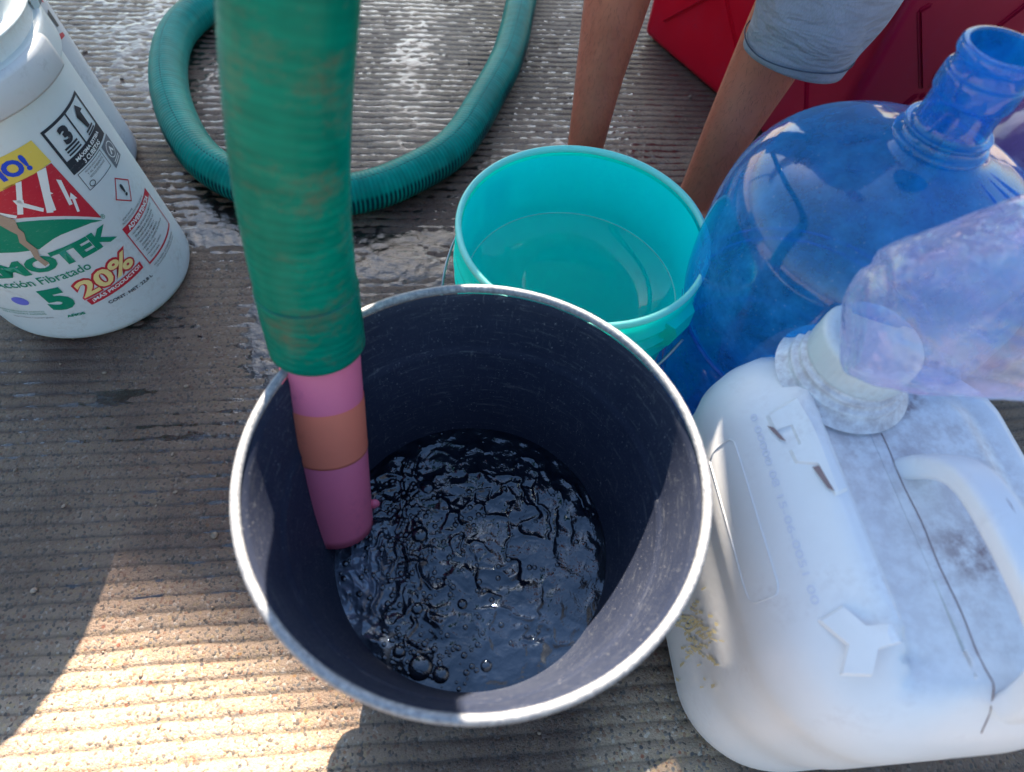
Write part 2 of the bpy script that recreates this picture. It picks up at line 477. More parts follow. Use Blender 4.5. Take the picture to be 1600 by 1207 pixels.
def cloth_mat(name, col):
    m, nt, p = mat(name); g = NT(nt)
    w = g.noise(900, 2, 0.5, g.mapping((1, 1, 0.25)))
    n = g.noise(16, 6, 0.6)
    c = g.ramp(n, [(0.3, tuple(x * 0.78 for x in col)), (0.7, col)])
    c = g.mix(g.ramp(w, [(0.42, 0.0), (0.6, 0.4)]), c, tuple(x * 0.62 for x in col))
    st = g.ramp(g.noise(7, 4, 0.6, g.mapping((1, 1, 1.6), loc=(3, 1, 2))), [(0.6, 0.0), (0.72, 0.45)])
    c = g.mix(st, c, (0.22, 0.20, 0.15))
    g.l(c, p.inputs['Base Color']); setp(p, rough=0.92, spec=0.15, sheen=0.15)
    fo = g.noise(13, 3, 0.55, g.mapping((0.8, 1, 2.6), (0.3, 0.5, 0)), 0.3)
    g.l(g.bump(w, 0.4, 0.0008, g.bump(fo, 0.75, 0.02)), p.inputs['Normal'])
    return m

M = {}
M['concrete'] = concrete_mat()
M['film'] = film_water_mat()
M['white_plastic'] = solid_plastic("white_plastic", (0.68, 0.75, 0.79), 0.12, 0.38, (0.30, 0.25, 0.20), 0.35)
M['white_bucket_grey'] = solid_plastic("greyed_white_plastic", (0.62, 0.65, 0.70), 0.1, 0.42, (0.2, 0.19, 0.2), 0.6)
M['jug_white'] = solid_plastic("milky_hdpe", (0.88, 0.90, 0.95), 0.16, 0.36, (0.32, 0.24, 0.26), 0.22, 0.2, 0.4, 'dirt')
M['jug_gouge'] = plain("dark_grime", (0.26, 0.19, 0.20), 0.8, 0.2)
M['teal'] = solid_plastic("turquoise_plastic", (0.0, 0.95, 0.78), 0.30, 0.26, (0.0, 0.62, 0.56), 0.2, 0.08)
M['teal_in'] = solid_plastic('turquoise_plastic_inside', (0.0, 0.95, 0.90), 0.24, 0.4, (0.0, 0.65, 0.72), 0.2, 0.04, 0.3)
M['teal_rim'] = solid_plastic("turquoise_rim", (0.30, 0.88, 0.80), 0.3, 0.22, None, 0, 0.1)
M['red'] = solid_plastic("red_plastic", (0.62, 0.004, 0.022), 0.1, 0.3, (0.36, 0.03, 0.07), 0.4, 0.12, 0.3)
M['maroon'] = solid_plastic("dark_red_plastic", (0.32, 0.003, 0.030), 0.1, 0.3, (0.20, 0.03, 0.09), 0.4, 0.12)
M['blue_film'] = thin_plastic("blue_bottle_plastic", (0.06, 0.60, 0.97), (0.01, 0.38, 0.88), 0.26, 0.08, (7, 0.06), scuff=0.40, frost=(0.12, 0.50, 0.88))
M['blue_frost'] = thin_plastic('frosted_blue_edge', (0.3, 0.6, 0.95), (0.22, 0.50, 0.90), 0.35, 0.15, None, scuff=0.5)
M['violet_film'] = thin_plastic("violet_bottle_plastic", (0.45, 0.36, 0.75), (0.22, 0.16, 0.42), 0.5, 0.15, (12, 0.3))
M['clear_film'] = thin_plastic("crinkled_clear_plastic", (0.90, 0.90, 0.98), (0.62, 0.66, 0.95), 0.16, 0.08, (60, 0.35, 0.8), film=True, scuff=0.30, ior=1.7)
M['black'] = black_bucket_mat()
M['rim'] = rim_mat()
M['bwater'] = bucket_water_mat()
M['teal_water'] = thin_plastic("still_water", (0.88, 1.0, 0.99), (0.0, 0.86, 0.84), 0.15, 0.02, (5, 0.03), scuff=0.0, ior=1.24)
M['bubble'] = thin_plastic("bubble_film", (0.93, 0.95, 1.0), (0.3, 0.35, 0.45), 0.04, 0.02, None, scuff=0.05, ior=1.45)
M['hose'] = hose_mat("green_hose", (0.0, 0.25, 0.17), (0.0, 0.19, 0.135), 0.5, 0.0074, 0.0)
M['hose_loop'] = hose_mat("ribbed_green_hose", (0.0, 0.34, 0.28), (0.0, 0.20, 0.18), 0.10, 0.0074, 4.4)
M['pink'] = solid_plastic('pink_pvc', (1.0, 0.24, 0.38), 0.25, 0.36, (0.55, 0.12, 0.24), 0.7, 0.1, 0.4)
M['orange'] = solid_plastic('orange_tape', (0.98, 0.27, 0.17), 0.25, 0.45, (0.62, 0.15, 0.09), 0.7, 0.2, 0.3)
M['skin'] = skin_mat()
M['shorts'] = cloth_mat("grey_cotton", (0.29, 0.30, 0.37))
M['thread'] = plain("dark_thread", (0.06, 0.07, 0.10), 0.9, 0.2)
M['shirt'] = cloth_mat("shirt_cotton", (0.30, 0.32, 0.36))
M['hair'] = plain("dark_hair", (0.02, 0.015, 0.012), 0.6)
M['wire'] = plain("galvanised_wire", (0.42, 0.42, 0.43), 0.35, 0.5, 0.9)
M['blocker_deck'] = plain("blocker_grey", (0.30, 0.29, 0.28), 0.9, 0.2)  # surface of the added deck that blocks the sun
M['pole'] = plain("grey_pole", (0.35, 0.35, 0.36), 0.5, 0.5, 0.6)
M['pebble'] = plain("pebbles", (0.22, 0.16, 0.12), 0.5, 0.5, 0, 0.3, 0.6, 30)
for k, c in dict(ink_black=(0.028, 0.032, 0.045), ink_red=(0.50, 0.022, 0.045), ink_green=(0.0, 0.22, 0.13), ink_yellow=(0.72, 0.55, 0.10),
                 ink_blue=(0.02, 0.07, 0.55), ink_white=(0.74, 0.77, 0.78), ink_cream=(0.80, 0.66, 0.28), ink_violet=(0.14, 0.16, 0.62),
                 ink_tear=(0.36, 0.27, 0.21), ink_grey=(0.14, 0.16, 0.19)).items():
    mm, nt_, p_ = mat(k); g_ = NT(nt_)
    sc_ = g_.ramp(g_.noise(120, 8, 0.8, g_.mapping((1, 1, 4), (0.3, 0.2, 0.4))), [(0.58, 0.0), (0.70, 0.45)])
    g_.l(g_.mix(sc_, c, (0.62, 0.62, 0.62)), p_.inputs['Base Color']); setp(p_, rough=0.4)
    M[k] = mm

# ------------------------------------------------------------------ ground
GA = R(11.0)
gx, gy = np.array([cos(GA), sin(GA)]), np.array([-sin(GA), cos(GA)])
PITCHG = 0.0195
prof_t = np.array([0.0, 0.10, 0.19, 0.30, 0.42, 0.58, 0.80])
nb0, nb1 = int(-0.30 / PITCHG), int(2.55 / PITCHG)
b = (np.arange(nb0, nb1)[:, None] + prof_t[None]).reshape(-1) * PITCHG
tt = np.tile(prof_t, nb1 - nb0)
a = np.arange(-1.75, 1.95, 0.0058)
Ag, Bg = np.meshgrid(a, b, indexing='ij')
Tg = np.repeat(tt[None], len(a), 0)
wander = 0.0016 * vnoise(Ag, Bg, 0.10, 3) + 0.0011 * vnoise(Ag, Bg, 0.022, 4)
gw = np.exp(-((Tg - 0.10) / 0.085) ** 2)
gdep = 0.0026 * np.clip(0.72 + 0.6 * vnoise(Ag, Bg, 0.13, 5, 2), 0.12, 1.3)
Xg = Ag * gx[0] + (Bg + wander) * gy[0]
Yg = Ag * gx[1] + (Bg + wander) * gy[1]
fade = 1 - 0.75 * np.exp(-(((Xg + 0.50) / 0.16) ** 2 + ((Yg - 0.52) / 0.12) ** 2))
Hh = -gdep * gw * fade + 0.00045 * vnoise(Ag, Bg, 0.012, 6, 2) + 0.0010 * vnoise(Ag, Bg, 0.35, 7) - 0.0007 * (1 - gw) * ((Tg - 0.6) ** 2) * 4
jb = 0.831 + 0.006 * vnoise(Ag, Bg * 0, 0.2, 8)
joint = np.exp(-((Bg - jb) / 0.020) ** 2)
Hh -= 0.0028 * joint * (0.7 + 0.5 * vnoise(Ag, Bg, 0.02, 9, 2))
ZG = Hh
wet = np.clip(0.92 + 0.30 * vnoise(Xg, Yg, 0.16, 21, 3) - 1.15 * np.exp(-(np.hypot((Xg + 0.31) / 0.24, (Yg + 0.07) / 0.20)) ** 4)  # real wetness, with a dry gap painted roughly where the sun falls
              - 1.0 * np.exp(-(np.hypot((Xg - 0.21) / 0.08, (Yg - 0.03) / 0.12)) ** 4), 0, 1)  # second dry gap paints in the small sunlit spot by the jerrycan
stain = np.clip(np.exp(-(((Xg + 0.66) / 0.13) ** 2 + ((Yg - 0.44) / 0.10) ** 2)) + 0.9 * np.exp(-(((Xg + 0.95) / 0.28) ** 2 + ((Yg - 1.3) / 0.35) ** 2)) + 0.4 * vnoise(Xg, Yg, 0.09, 22, 3), 0, 1)
stain *= np.clip(0.55 + 0.8 * vnoise(Xg, Yg, 0.05, 23, 3), 0, 1)
V = np.stack([Xg, Yg, ZG], -1)
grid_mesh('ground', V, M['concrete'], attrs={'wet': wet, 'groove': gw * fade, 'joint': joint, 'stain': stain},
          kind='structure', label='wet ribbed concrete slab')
# far ground to the horizon
fm, fnt, fp = mat("far_concrete"); fg = NT(fnt)
fg.l(fg.ramp(fg.noise(1.5, 8, 0.7), [(0.3, (0.22, 0.17, 0.125)), (0.7, (0.34, 0.27, 0.2))]), fp.inputs['Base Color']); setp(fp, rough=0.85)
mesh_obj('far_ground', [(-150, -150, -0.012), (150, -150, -0.012), (150, 150, -0.012), (-150, 150, -0.012)], [(0, 1, 2, 3)], fm, smooth=False, kind='structure')

# puddles and wet film: one low water sheet that breaks through where the level is above the ribs
pa_ = np.arange(-1.6, 1.4, 0.004); pb_ = np.arange(0.22, 2.35, 0.004)
Ap, Bp = np.meshgrid(pa_, pb_, indexing='ij')
Xp = Ap * gx[0] + Bp * gy[0]; Yp = Ap * gx[1] + Bp * gy[1]
def blob(x, y, rx, ry, ang=0.0):
    c, s = cos(ang), sin(ang); dx, dy = Xp - x, Yp - y
    u = (dx * c + dy * s) / rx; v = (-dx * s + dy * c) / ry
    return np.exp(-(u * u + v * v))
lev = (1.0 * blob(-0.24, 0.735, 0.085, 0.042, GA) + 0.55 * blob(-0.10, 0.74, 0.10, 0.03, GA) + 0.95 * blob(-0.395, 0.60, 0.035, 0.09, 0.1) + 0.6 * blob(-0.33, 0.50, 0.05, 0.07)
       + 0.75 * blob(-0.54, 0.425, 0.055, 0.016, GA) + 0.35 * blob(-0.45, 0.38, 0.11, 0.02, GA) + 0.40 * blob(-0.30, 1.30, 0.07, 0.40, 0.12) + 0.3 * blob(-0.08, 1.0, 0.16, 0.12)
       + 0.62 * blob(-0.55, 0.80, 0.13, 0.10) + 0.50 * blob(-0.85, 1.25, 0.30, 0.35) + 0.4 * blob(-1.0, 1.7, 0.6, 0.3) + 0.40 * blob(0.06, 0.86, 0.28, 0.10, GA) + 0.3 * blob(0.1, 1.1, 0.25, 0.2)
       + 0.5 * blob(-0.56, 0.56, 0.06, 0.04) + 0.28 * blob(-0.3, 0.33, 0.16, 0.06, GA))
gp = np.abs(((Bp / PITCHG) % 1.0) - 0.10)
LV = -0.0020 + 0.0034 * np.clip(lev, 0, 1.05) + 0.0009 * vnoise(Xp, Yp, 0.035, 31, 3) + 0.0009 * vnoise(Xp, Yp, 0.0085, 35, 1)
LV = LV + 0.0010 * vnoise(Ap, Bp, 0.35, 7)
P3 = np.stack([Xp, Yp, LV], -1)
grid_mesh('puddle_water', P3, M['film'], kind='structure', label='thin puddles lying between the concrete ribs')

# scattered pebbles
items = []
for i in range(700):
    x, y = rng.uniform(-1.1, 0.9), rng.uniform(-0.1, 2.1)
    q = rng.uniform(0.0009, 0.0026) * (1.9 if rng.random() < 0.06 else 1)
    items.append((x, y, q * 0.25, q * rng.uniform(0.8, 1.6), q, q * 0.6, rng.uniform(0, 6)))
scatter('pebbles', items, M['pebble'], (7, 5), kind='stuff', label='tiny loose pebbles and grit scattered on the wet concrete')

# ------------------------------------------------------------------ black bucket with water
BBX, BBY = -0.0184, 0.219
bb = empty('black_bucket', (BBX, BBY, 0), label='big black plastic bucket with a worn pale rim, being filled by the hose', cat='bucket')
def wall_r(z): return 0.108 + (0.1735 - 0.108) * z / 0.355
inner = [(0.001, 0.008), (0.104, 0.008), (wall_r(0.012) - 0.002, 0.014)] + [(wall_r(z) - 0.003 + (0.0014 if z > 0.288 else 0) - (0.0006 if 0.284 < z < 0.29 else 0), z) for z in np.arange(0.02, 0.352, 0.004)]
inner += [(0.1735, 0.3535)]
lathe('inner_wall', inner, M['black'], bb, seg=160, wob=0.003)
outer = [(0.1755, 0.350)] + [(wall_r(z) + 0.0015, z) for z in np.arange(0.345, 0.004, -0.02)] + [(0.107, 0.002), (0.001, 0.001)]
lathe('outer_wall', outer, M['black'], bb, seg=160, wob=0.003)
t = np.linspace(0, 2 * pi, 18)
rimp = [(0.1768 + 0.0036 * cos(q), 0.3565 + 0.0042 * sin(q)) for q in t]
lathe('rim', rimp, M['rim'], bb, seg=200, wob=0.003)

# water surface
WZ = 0.168
WR = wall_r(WZ) - 0.0028
n = 260
u = np.linspace(-1, 1, n)
# polar grid
nr, ntt = 190, 420
rr = np.linspace(0.0, 1.0, nr)[:, None]; th = np.linspace(0, 2 * pi, ntt, endpoint=False)[None]
Xw = rr * WR * np.cos(th); Yw = rr * WR * np.sin(th)
px_, py_ = -0.150 - BBX, 0.205 - BBY       # where the pipe ends
d = np.hypot(Xw - px_, Yw - py_)
amp = 0.45 + 1.3 * np.exp(-(d / 0.09) ** 2)
ux = Xw + 0.006 * vnoise(Xw, Yw, 0.03, 41); uy = Yw + 0.006 * vnoise(Xw, Yw, 0.03, 42)
wx = ux + 0.007 * vnoise(Xw, Yw, 0.014, 51, 2); wy = uy + 0.007 * vnoise(Xw, Yw, 0.014, 52, 2)
rid = lambda a_, b_, sc, sd: (1 - np.abs(vnoise(a_, b_, sc, sd))) ** 3
h = 0.0060 * vnoise(wx, wy, 0.026, 43, 2) + 0.0032 * rid(wx, wy * 0.7, 0.013, 44) + 0.0015 * rid(wx * 0.8, wy, 0.0065, 45) * amp
h += 0.0003 * vnoise(wx, wy, 0.0035, 47, 2) * amp
h = h * (0.55 + 0.75 * np.clip(0.5 + 1.3 * vnoise(Xw, Yw, 0.055, 58, 2) - 0.5 * np.exp(-(np.hypot(Xw - 0.075, Yw + 0.01) / 0.05) ** 2), 0, 1))
hW = h * amp * np.clip((1.02 - rr) * 12, 0.25, 1) + 0.004 * np.exp(-(np.hypot(Xw - px_ - 0.02, Yw - py_ + 0.03) / 0.03) ** 2)
foam = np.clip(1.5 * np.exp(-(np.hypot((Xw - px_ - 0.020 + 0.008 * vnoise(Xw, Yw, 0.015, 55, 2)) / 0.030, (Yw - py_ + 0.050) / 0.060)) ** 2) * (0.8 + 0.5 * vnoise(Xw, Yw, 0.012, 56, 3)) + 0.25 * vnoise(Xw, Yw, 0.04, 48, 3) * np.exp(-(d / 0.1) ** 2), 0, 1)
Vw = np.stack([Xw + BBX, Yw + BBY, WZ + hW], -1)
grid_mesh('bucket_water', Vw, M['bwater'], close_v=True, attrs={'foam': foam}, label='dark churning water inside the black bucket under the pipe', cat='water')

def water_h(x, y):
    r_ = math.hypot(x - BBX, y - BBY) / WR; t_ = math.atan2(y - BBY, x - BBX) % (2 * pi)
    return WZ + hW[min(nr - 1, int(r_ * (nr - 1))), int(t_ / (2 * pi) * ntt) % ntt]
bub = []
def add_bubble(x, y, r):
    if math.hypot(x - BBX, y - BBY) > WR - r: return
    z = water_h(x, y)
    bub.append((x, y, z + r * 0.05, r, r, r * 0.42, 0))
for (x, y, r) in [(-0.050, 0.100, 0.0125), (-0.030, 0.096, 0.008), (-0.071, 0.110, 0.006), (-0.073, 0.222, 0.0085), (0.010, 0.108, 0.0055), (0.012, 0.088, 0.008),
                  (0.046, 0.098, 0.007), (-0.035, 0.085, 0.006), (-0.062, 0.150, 0.006), (-0.075, 0.275, 0.008), (-0.085, 0.285, 0.005), (-0.02, 0.16, 0.005)]:
    add_bubble(x, y, r)
for i in range(420):
    q = rng.random()
    if q < 0.55: x, y = -0.085 + rng.normal() * 0.035, 0.19 + rng.normal() * 0.06
    elif q < 0.8: x, y = -0.05 + rng.normal() * 0.03, 0.105 + rng.normal() * 0.018
    else: x, y = BBX + rng.normal() * 0.07, BBY + rng.normal() * 0.06
    add_bubble(x, y, rng.uniform(0.0009, 0.0032))
scatter('water_bubbles', bub, M['bwater'], (18, 11), kind='stuff', label='bubbles floating on the churning water in the black bucket')

# ------------------------------------------------------------------ filling hose (one long hose: pipe end, hose, loop on the ground)
hose = empty('green_hose', (-0.152, 0.21, 0.155), label='thick green ribbed hose with a pink pipe end, filling the black bucket', cat='hose')
off = Vector(hose.location)
def hp(l): return [tuple(np.array(p) - np.array(off)) for p in l]
low = [(-0.1664, 0.3075, 0.360), (-0.168, 0.318, 0.41), (-0.1665, 0.336, 0.495), (-0.158, 0.352, 0.57), (-0.150, 0.364, 0.62), (-0.142, 0.385, 0.70), (-0.140, 0.43, 0.79), (-0.15, 0.52, 0.88),
       (-0.19, 0.70, 0.95), (-0.24, 0.95, 0.95), (-0.24, 1.25, 0.86), (-0.19, 1.60, 0.66), (-0.13, 1.95, 0.36), (-0.10, 2.12, 0.12), (-0.095, 1.97, 0.045)]
low = low[:-2]
ribs = lambda pitch, amp_: (lambda s, t: 1 + amp_ * np.sin(s * 2 * pi / pitch + t))
tube('filling_hose', hp(low), lambda q: 0.0385 + 0.0 * q, M['hose'], hose, step=0.0025, seg=40, rfun=ribs(0.0074, 0.005), n=14)
loop = [(-0.10, 2.05, 0.06), (-0.093, 1.85, 0.042), (-0.096, 1.585, 0.039), (-0.101, 1.36, 0.0345), (-0.127, 1.187, 0.0345), (-0.166, 1.022, 0.0345), (-0.231, 0.926, 0.0345), (-0.308, 0.862, 0.0345), (-0.421, 0.828, 0.0345), (-0.557, 0.868, 0.038),
        (-0.657, 0.966, 0.0345), (-0.744, 1.112, 0.0345), (-0.79, 1.267, 0.0345), (-0.774, 1.406, 0.0345), (-0.735, 1.56, 0.0345), (-0.74, 1.9, 0.0345), (-0.85, 2.4, 0.0345), (-1.0, 2.9, 0.04)]
tube('ground_loop', hp(loop), 0.0348, M['hose_loop'], hose, step=0.0022, seg=32, rfun=ribs(0.0078, 0.013), n=14)
cuff = [(-0.1664, 0.307, 0.358), (-0.1670, 0.3125, 0.385), (-0.1673, 0.319, 0.418)]
tube('hose_cuff', hp(cuff), lambda q: 0.0393 + 0.0 * q, M['hose'], hose, step=0.002, seg=48, rfun=lambda s, t: 1 + 0.006 * np.sin(s * 2 * pi / 0.006) - 0.03 * np.exp(-(s / 0.0015) ** 2) + 0 * t, n=12)
ax0, ax1 = np.array((-0.1670, 0.314, 0.370)), np.array((-0.1540, 0.219, 0.176))
def axp(q): return tuple(ax0 + (ax1 - ax0) * q)
def pipe_tube(name, q0, q1, r0_, mt, thick=None):
    P = [np.array(axp(q)) - np.array(off) for q in np.linspace(q0, q1, 24)]
    P = np.array(P); T, N, B = frames(P)
    tt_ = np.linspace(0, 2 * pi, 64, endpoint=False)
    rows = [P[i] + r0_ * (np.cos(tt_)[:, None] * N[i] + np.sin(tt_)[:, None] * B[i]) for i in range(len(P))]
    if thick:
        rows += [P[-1] + (r0_ - thick) * (np.cos(tt_)[:, None] * N[-1] + np.sin(tt_)[:, None] * B[-1]),
                 P[0] + (r0_ - thick) * (np.cos(tt_)[:, None] * N[0] + np.sin(tt_)[:, None] * B[0])]
    return grid_mesh(name, np.array(rows), mt, hose, close_v=True)
pipe_tube('pipe', 0, 1, 0.0338, M['pink'], 0.004)
pipe_tube('tape_band', 0.30, 0.56, 0.0344, M['orange'], 0.0005)
scatter('plastic_chip', [(-0.1205 - off.x, 0.238 - off.y, 0.196 - off.z, 0.006, 0.004, 0.007, 0.3)], M['pink'], (10, 7), parent=hose)
# ------------------------------------------------------------------ teal bucket
TB = (0.0561, 0.5459)
tb = empty('turquoise_bucket', (*TB, 0), label='turquoise plastic bucket half full of water behind the black bucket', cat='bucket')
H = 0.31
tw = lambda z: 0.121 + (0.1385 - 0.121) * z / H
prof_in = [(0.001, 0.006), (0.116, 0.006), (0.1195, 0.012)] + [(tw(z) - 0.0025, z) for z in np.arange(0.02, H - 0.002, 0.01)]
lathe('inner_wall', prof_in, M['teal_in'], tb, seg=128)
po = [(tw(H), H - 0.004), (tw(H) + 0.003, H - 0.014), (tw(H) + 0.003, H - 0.030), (tw(H) + 0.0045, H - 0.031), (tw(H) + 0.0045, H - 0.034), (tw(H) - 0.001, H - 0.035), (tw(H) - 0.001, H - 0.050),
      (tw(H) + 0.006, H - 0.051), (tw(H) + 0.006, H - 0.054), (tw(H) - 0.001, H - 0.056), (tw(H) - 0.001, H - 0.074), (tw(H) + 0.005, H - 0.075), (tw(H) + 0.005, H - 0.078), (tw(H) - 0.002, H - 0.08)]
po += [(tw(z) + 0.0005, z) for z in np.arange(H - 0.1, 0.004, -0.03)] + [(0.119, 0.001), (0.001, 0.001)]
lathe('outer_wall', po, M['teal'], tb, seg=128)
q_ = np.linspace(0, 2 * pi, 16)
lathe('rim', [(tw(H) + 0.0005 + 0.0036 * cos(q), H - 0.003 + 0.0045 * sin(q)) for q in q_], M['teal_rim'], tb, seg=160)
wz = 0.212
lathe('waterline', [(tw(wz) - 0.0030 + 0.0009 * cos(q), wz + 0.0012 + 0.0009 * sin(q)) for q in np.linspace(0, 2 * pi, 9)], M['teal_rim'], tb, seg=128)
lathe('water_surface', [(0.0005, wz), (0.06, wz), (tw(wz) - 0.0024, wz), (tw(wz) - 0.0022, wz + 0.0015)], M['teal_water'], None, seg=96, label='still clear water inside the turquoise bucket', cat='water').location = (*TB, 0)
# handle lug and wire
def lug(parent, ang, r, z, m, s=1.0):
    bm = bmesh.new()
    vs = []
    for (rr_, ww, zz) in [(-0.001, 0.024, 0.024), (0.011, 0.018, 0.018), (0.014, 0.011, 0.002), (0.010, 0.014, -0.016), (-0.001, 0.019, -0.026)]:
        vs.append((bm.verts.new((rr_ * s, -ww * s, zz * s)), bm.verts.new((rr_ * s, ww * s, zz * s))))
    for i in range(4): bm.faces.new((vs[i][0], vs[i][1], vs[i + 1][1], vs[i + 1][0]))
    bm.faces.new([v[0] for v in vs]); bm.faces.new([v[1] for v in vs][::-1]); bm.faces.new((vs[0][0], vs[4][0], vs[4][1], vs[0][1]))
    bmesh.ops.recalc_face_normals(bm, faces=bm.faces[:])
    bmesh.ops.transform(bm, matrix=Matrix.Translation((r * cos(ang), r * sin(ang), z)) @ Matrix.Rotation(ang, 4, 'Z'), verts=bm.verts[:])
    return bm_obj('handle_lug', bm, m, parent, smooth=False)
lug_a = R(-38)
lug(tb, lug_a, tw(H), H - 0.046, M['teal'])
lug(tb, lug_a + pi, tw(H), H - 0.046, M['teal'])
wpts = []
for k in range(17):
    q = k / 16; ang = lug_a + pi * q
    rr_ = tw(H) + 0.019 + 0.006 * sin(pi * q)
    wpts.append((rr_ * cos(ang - pi * 1.0 * 0), rr_ * sin(ang), H - 0.058 - 0.075 * sin(pi * q)))
wpts = [(x * cos(0) , y, z) for x, y, z in wpts]
# handle hangs on the near side
wn_ = []
for k in range(17):
    q = k / 16; ang = lug_a - pi * q
    rr_ = tw(H) + 0.018 + 0.004 * sin(pi * q)
    wn_.append((rr_ * cos(ang), rr_ * sin(ang), H - 0.055 - 0.09 * sin(pi * q)))
tube('wire_handle', wn_, 0.0016, M['wire'], tb, seg=8, n=6)

# ------------------------------------------------------------------ printed white bucket (and its neighbour)
WX, WY = -0.6784, 0.6428
WR0, WR1, SK = 0.1422, 0.1463, (-0.0867, -0.0912)
def wb_r(z): return WR0 + (WR1 - WR0) * z / 0.37
def white_bucket(x, y, label, m, handle_ang):
    e = empty('white_bucket', (x, y, 0), label=label, cat='bucket', group='white plastic paint buckets')
    body = [(0.001, 0.001), (WR0 - 0.012, 0.001), (WR0 - 0.004, 0.004), (WR0 - 0.0008, 0.010)] + [(wb_r(z), z) for z in np.arange(0.016, 0.355, 0.012)]
    lathe('body', body, m, e, seg=144, skew=SK)
    skirt = smooth_prof([(wb_r(0.35), 0.355), (wb_r(0.35) + 0.007, 0.3545), (wb_r(0.35) + 0.0085, 0.358), (wb_r(0.35) + 0.0085, 0.386), (wb_r(0.35) + 0.006, 0.391), (wb_r(0.35) + 0.001, 0.392)], 4)
    lathe('collar', skirt, m, e, seg=144, skew=SK)
    a_end = math.atan2(-WY, -WX) + 0.150 / 0.143
    angs = np.linspace(a_end - 2.1, a_end, 60)
    blk = []
    for (dr_, zz_) in ((0.0, 0.352), (0.0125, 0.3525), (0.0145, 0.356), (0.0145, 0.385), (0.0125, 0.390), (0.0, 0.391)):
        k_ = np.clip((a_end - angs) / 0.02, 0, 1) ** 0.4 * np.clip((angs - a_end + 2.1) / 0.02, 0, 1) ** 0.4
        r__ = wb_r(0.35) + dr_ * k_
        blk.append(np.stack([r__ * np.cos(angs) + SK[0] * zz_, r__ * np.sin(angs) + SK[1] * zz_, np.full_like(angs, zz_)], -1))
    grid_mesh('grip_block', np.array(blk), M['white_bucket_grey'], e)
    up = smooth_prof([(wb_r(0.35) + 0.001, 0.392), (wb_r(0.37) + 0.001, 0.412), (wb_r(0.37) + 0.010, 0.414), (wb_r(0.37) + 0.010, 0.418), (wb_r(0.37) + 0.002, 0.420), (wb_r(0.37) + 0.002, 0.438), (wb_r(0.37) - 0.002, 0.441), (wb_r(0.37) - 0.006, 0.438)], 4)
    lathe('rim', up, m, e, seg=144, skew=SK)
    inn = [(wb_r(0.37) - 0.004, 0.438), (wb_r(0.3) - 0.003, 0.30), (WR0 - 0.004, 0.01), (0.001, 0.008)]
    lathe('inner_wall', inn, m, e, seg=96, skew=SK)
    # lug + wire hook
    bmv = []
    lz = 0.402
    for k in range(9):
        q = k / 8
        ang = handle_ang + pi * q
        rr_ = wb_r(0.37) + 0.016
        bmv.append((rr_ * cos(ang) + SK[0] * lz, rr_ * sin(ang) + SK[1] * lz, lz - 0.11 * sin(pi * q)))
    tube('wire_handle', bmv, 0.0019, M['wire'], e, seg=8, n=8)
    for sgn in (0, pi):
        a_ = handle_ang - sgn
        r_ = wb_r(0.37) + 0.004
        o = lug(e, a_, r_, lz, m, 0.6)
        o.location = (SK[0] * lz, SK[1] * lz, 0)
    return e
wb = white_bucket(WX, WY, 'white bucket printed with green, red and yellow waterproofing labels', M['white_plastic'], R(38))
wb2 = white_bucket(-0.865, 0.872, 'scuffed plain-sided white bucket standing behind the printed white bucket', M['white_bucket_grey'], R(60))

# --- print, laid out in millimetres on the bucket wall (s to the right, z up)
TH0 = math.atan2(-WY, -WX)
def wrap(s, z, lift):
    s, z = s / 1000, z / 1000
    th_ = TH0 + s / 0.143; r_ = wb_r(z) + lift
    return (SK[0] * z + r_ * cos(th_), SK[1] * z + r_ * sin(th_), z)
def decal(name, bm, m, layer=1, parent=None, **kw):
    lift = 0.0004 * layer + 0.0001
    xs = [v.co.x for v in bm.verts]
    x = math.floor(min(xs) / 5) * 5
    while x < max(xs):
        bmesh.ops.bisect_plane(bm, geom=bm.verts[:] + bm.edges[:] + bm.faces[:], plane_co=(x, 0, 0), plane_no=(1, 0, 0)); x += 5
    for v in bm.verts: v.co = Vector(wrap(v.co.x, v.co.y, lift))
    me = bpy.data.meshes.new(name); bm.to_mesh(me); bm.free(); me.materials.append(M[m])
    return link(bpy.data.objects.new(name, me), parent or wb, **kw)
def poly(*loops):
    bm = bmesh.new()
    for L in loops:
        f = bm.faces.new([bm.verts.new((x, y, 0)) for x, y in L])
    bmesh.ops.triangulate(bm, faces=bm.faces[:])
    return bm
def rect(x0, y0, x1, y1): return [(x0, y0), (x1, y0), (x1, y1), (x0, y1)]
def frame_loops(x0, y0, x1, y1, w, wb_=None, wt=None):
    wb_ = wb_ or w; wt = wt or w
    return [rect(x0, y0, x1, y0 + wb_), rect(x0, y1 - wt, x1, y1), rect(x0, y0 + wb_, x0 + w, y1 - wt), rect(x1 - w, y0 + wb_, x1, y1 - wt)]
def text_bm(body, x0, y0, x1=None, y1=None, bold=0.0, shear=0.0, capref=None):
    cu = bpy.data.curves.new('txt', 'FONT'); cu.body = body; cu.size = 1.0; cu.offset = bold; cu.resolution_u = 3; cu.shear = shear
    ob = bpy.data.objects.new('txt', cu); COL.objects.link(ob)
    dg = bpy.context.evaluated_depsgraph_get(); me = bpy.data.meshes.new_from_object(ob.evaluated_get(dg))
    bm = bmesh.new(); bm.from_mesh(me)
    bpy.data.objects.remove(ob); bpy.data.curves.remove(cu); bpy.data.meshes.remove(me)
    X = [v.co.x for v in bm.verts]; Y = [v.co.y for v in bm.verts]
    ax, bx, ay, by = min(X), max(X), min(Y), max(Y)
    sy = (y1 - y0) / (by - ay); sx = sy if x1 is None else (x1 - x0) / (bx - ax)
    for v in bm.verts: v.co = Vector((x0 + (v.co.x - ax) * sx, y0 + (v.co.y - ay) * sy, 0))
    return bm
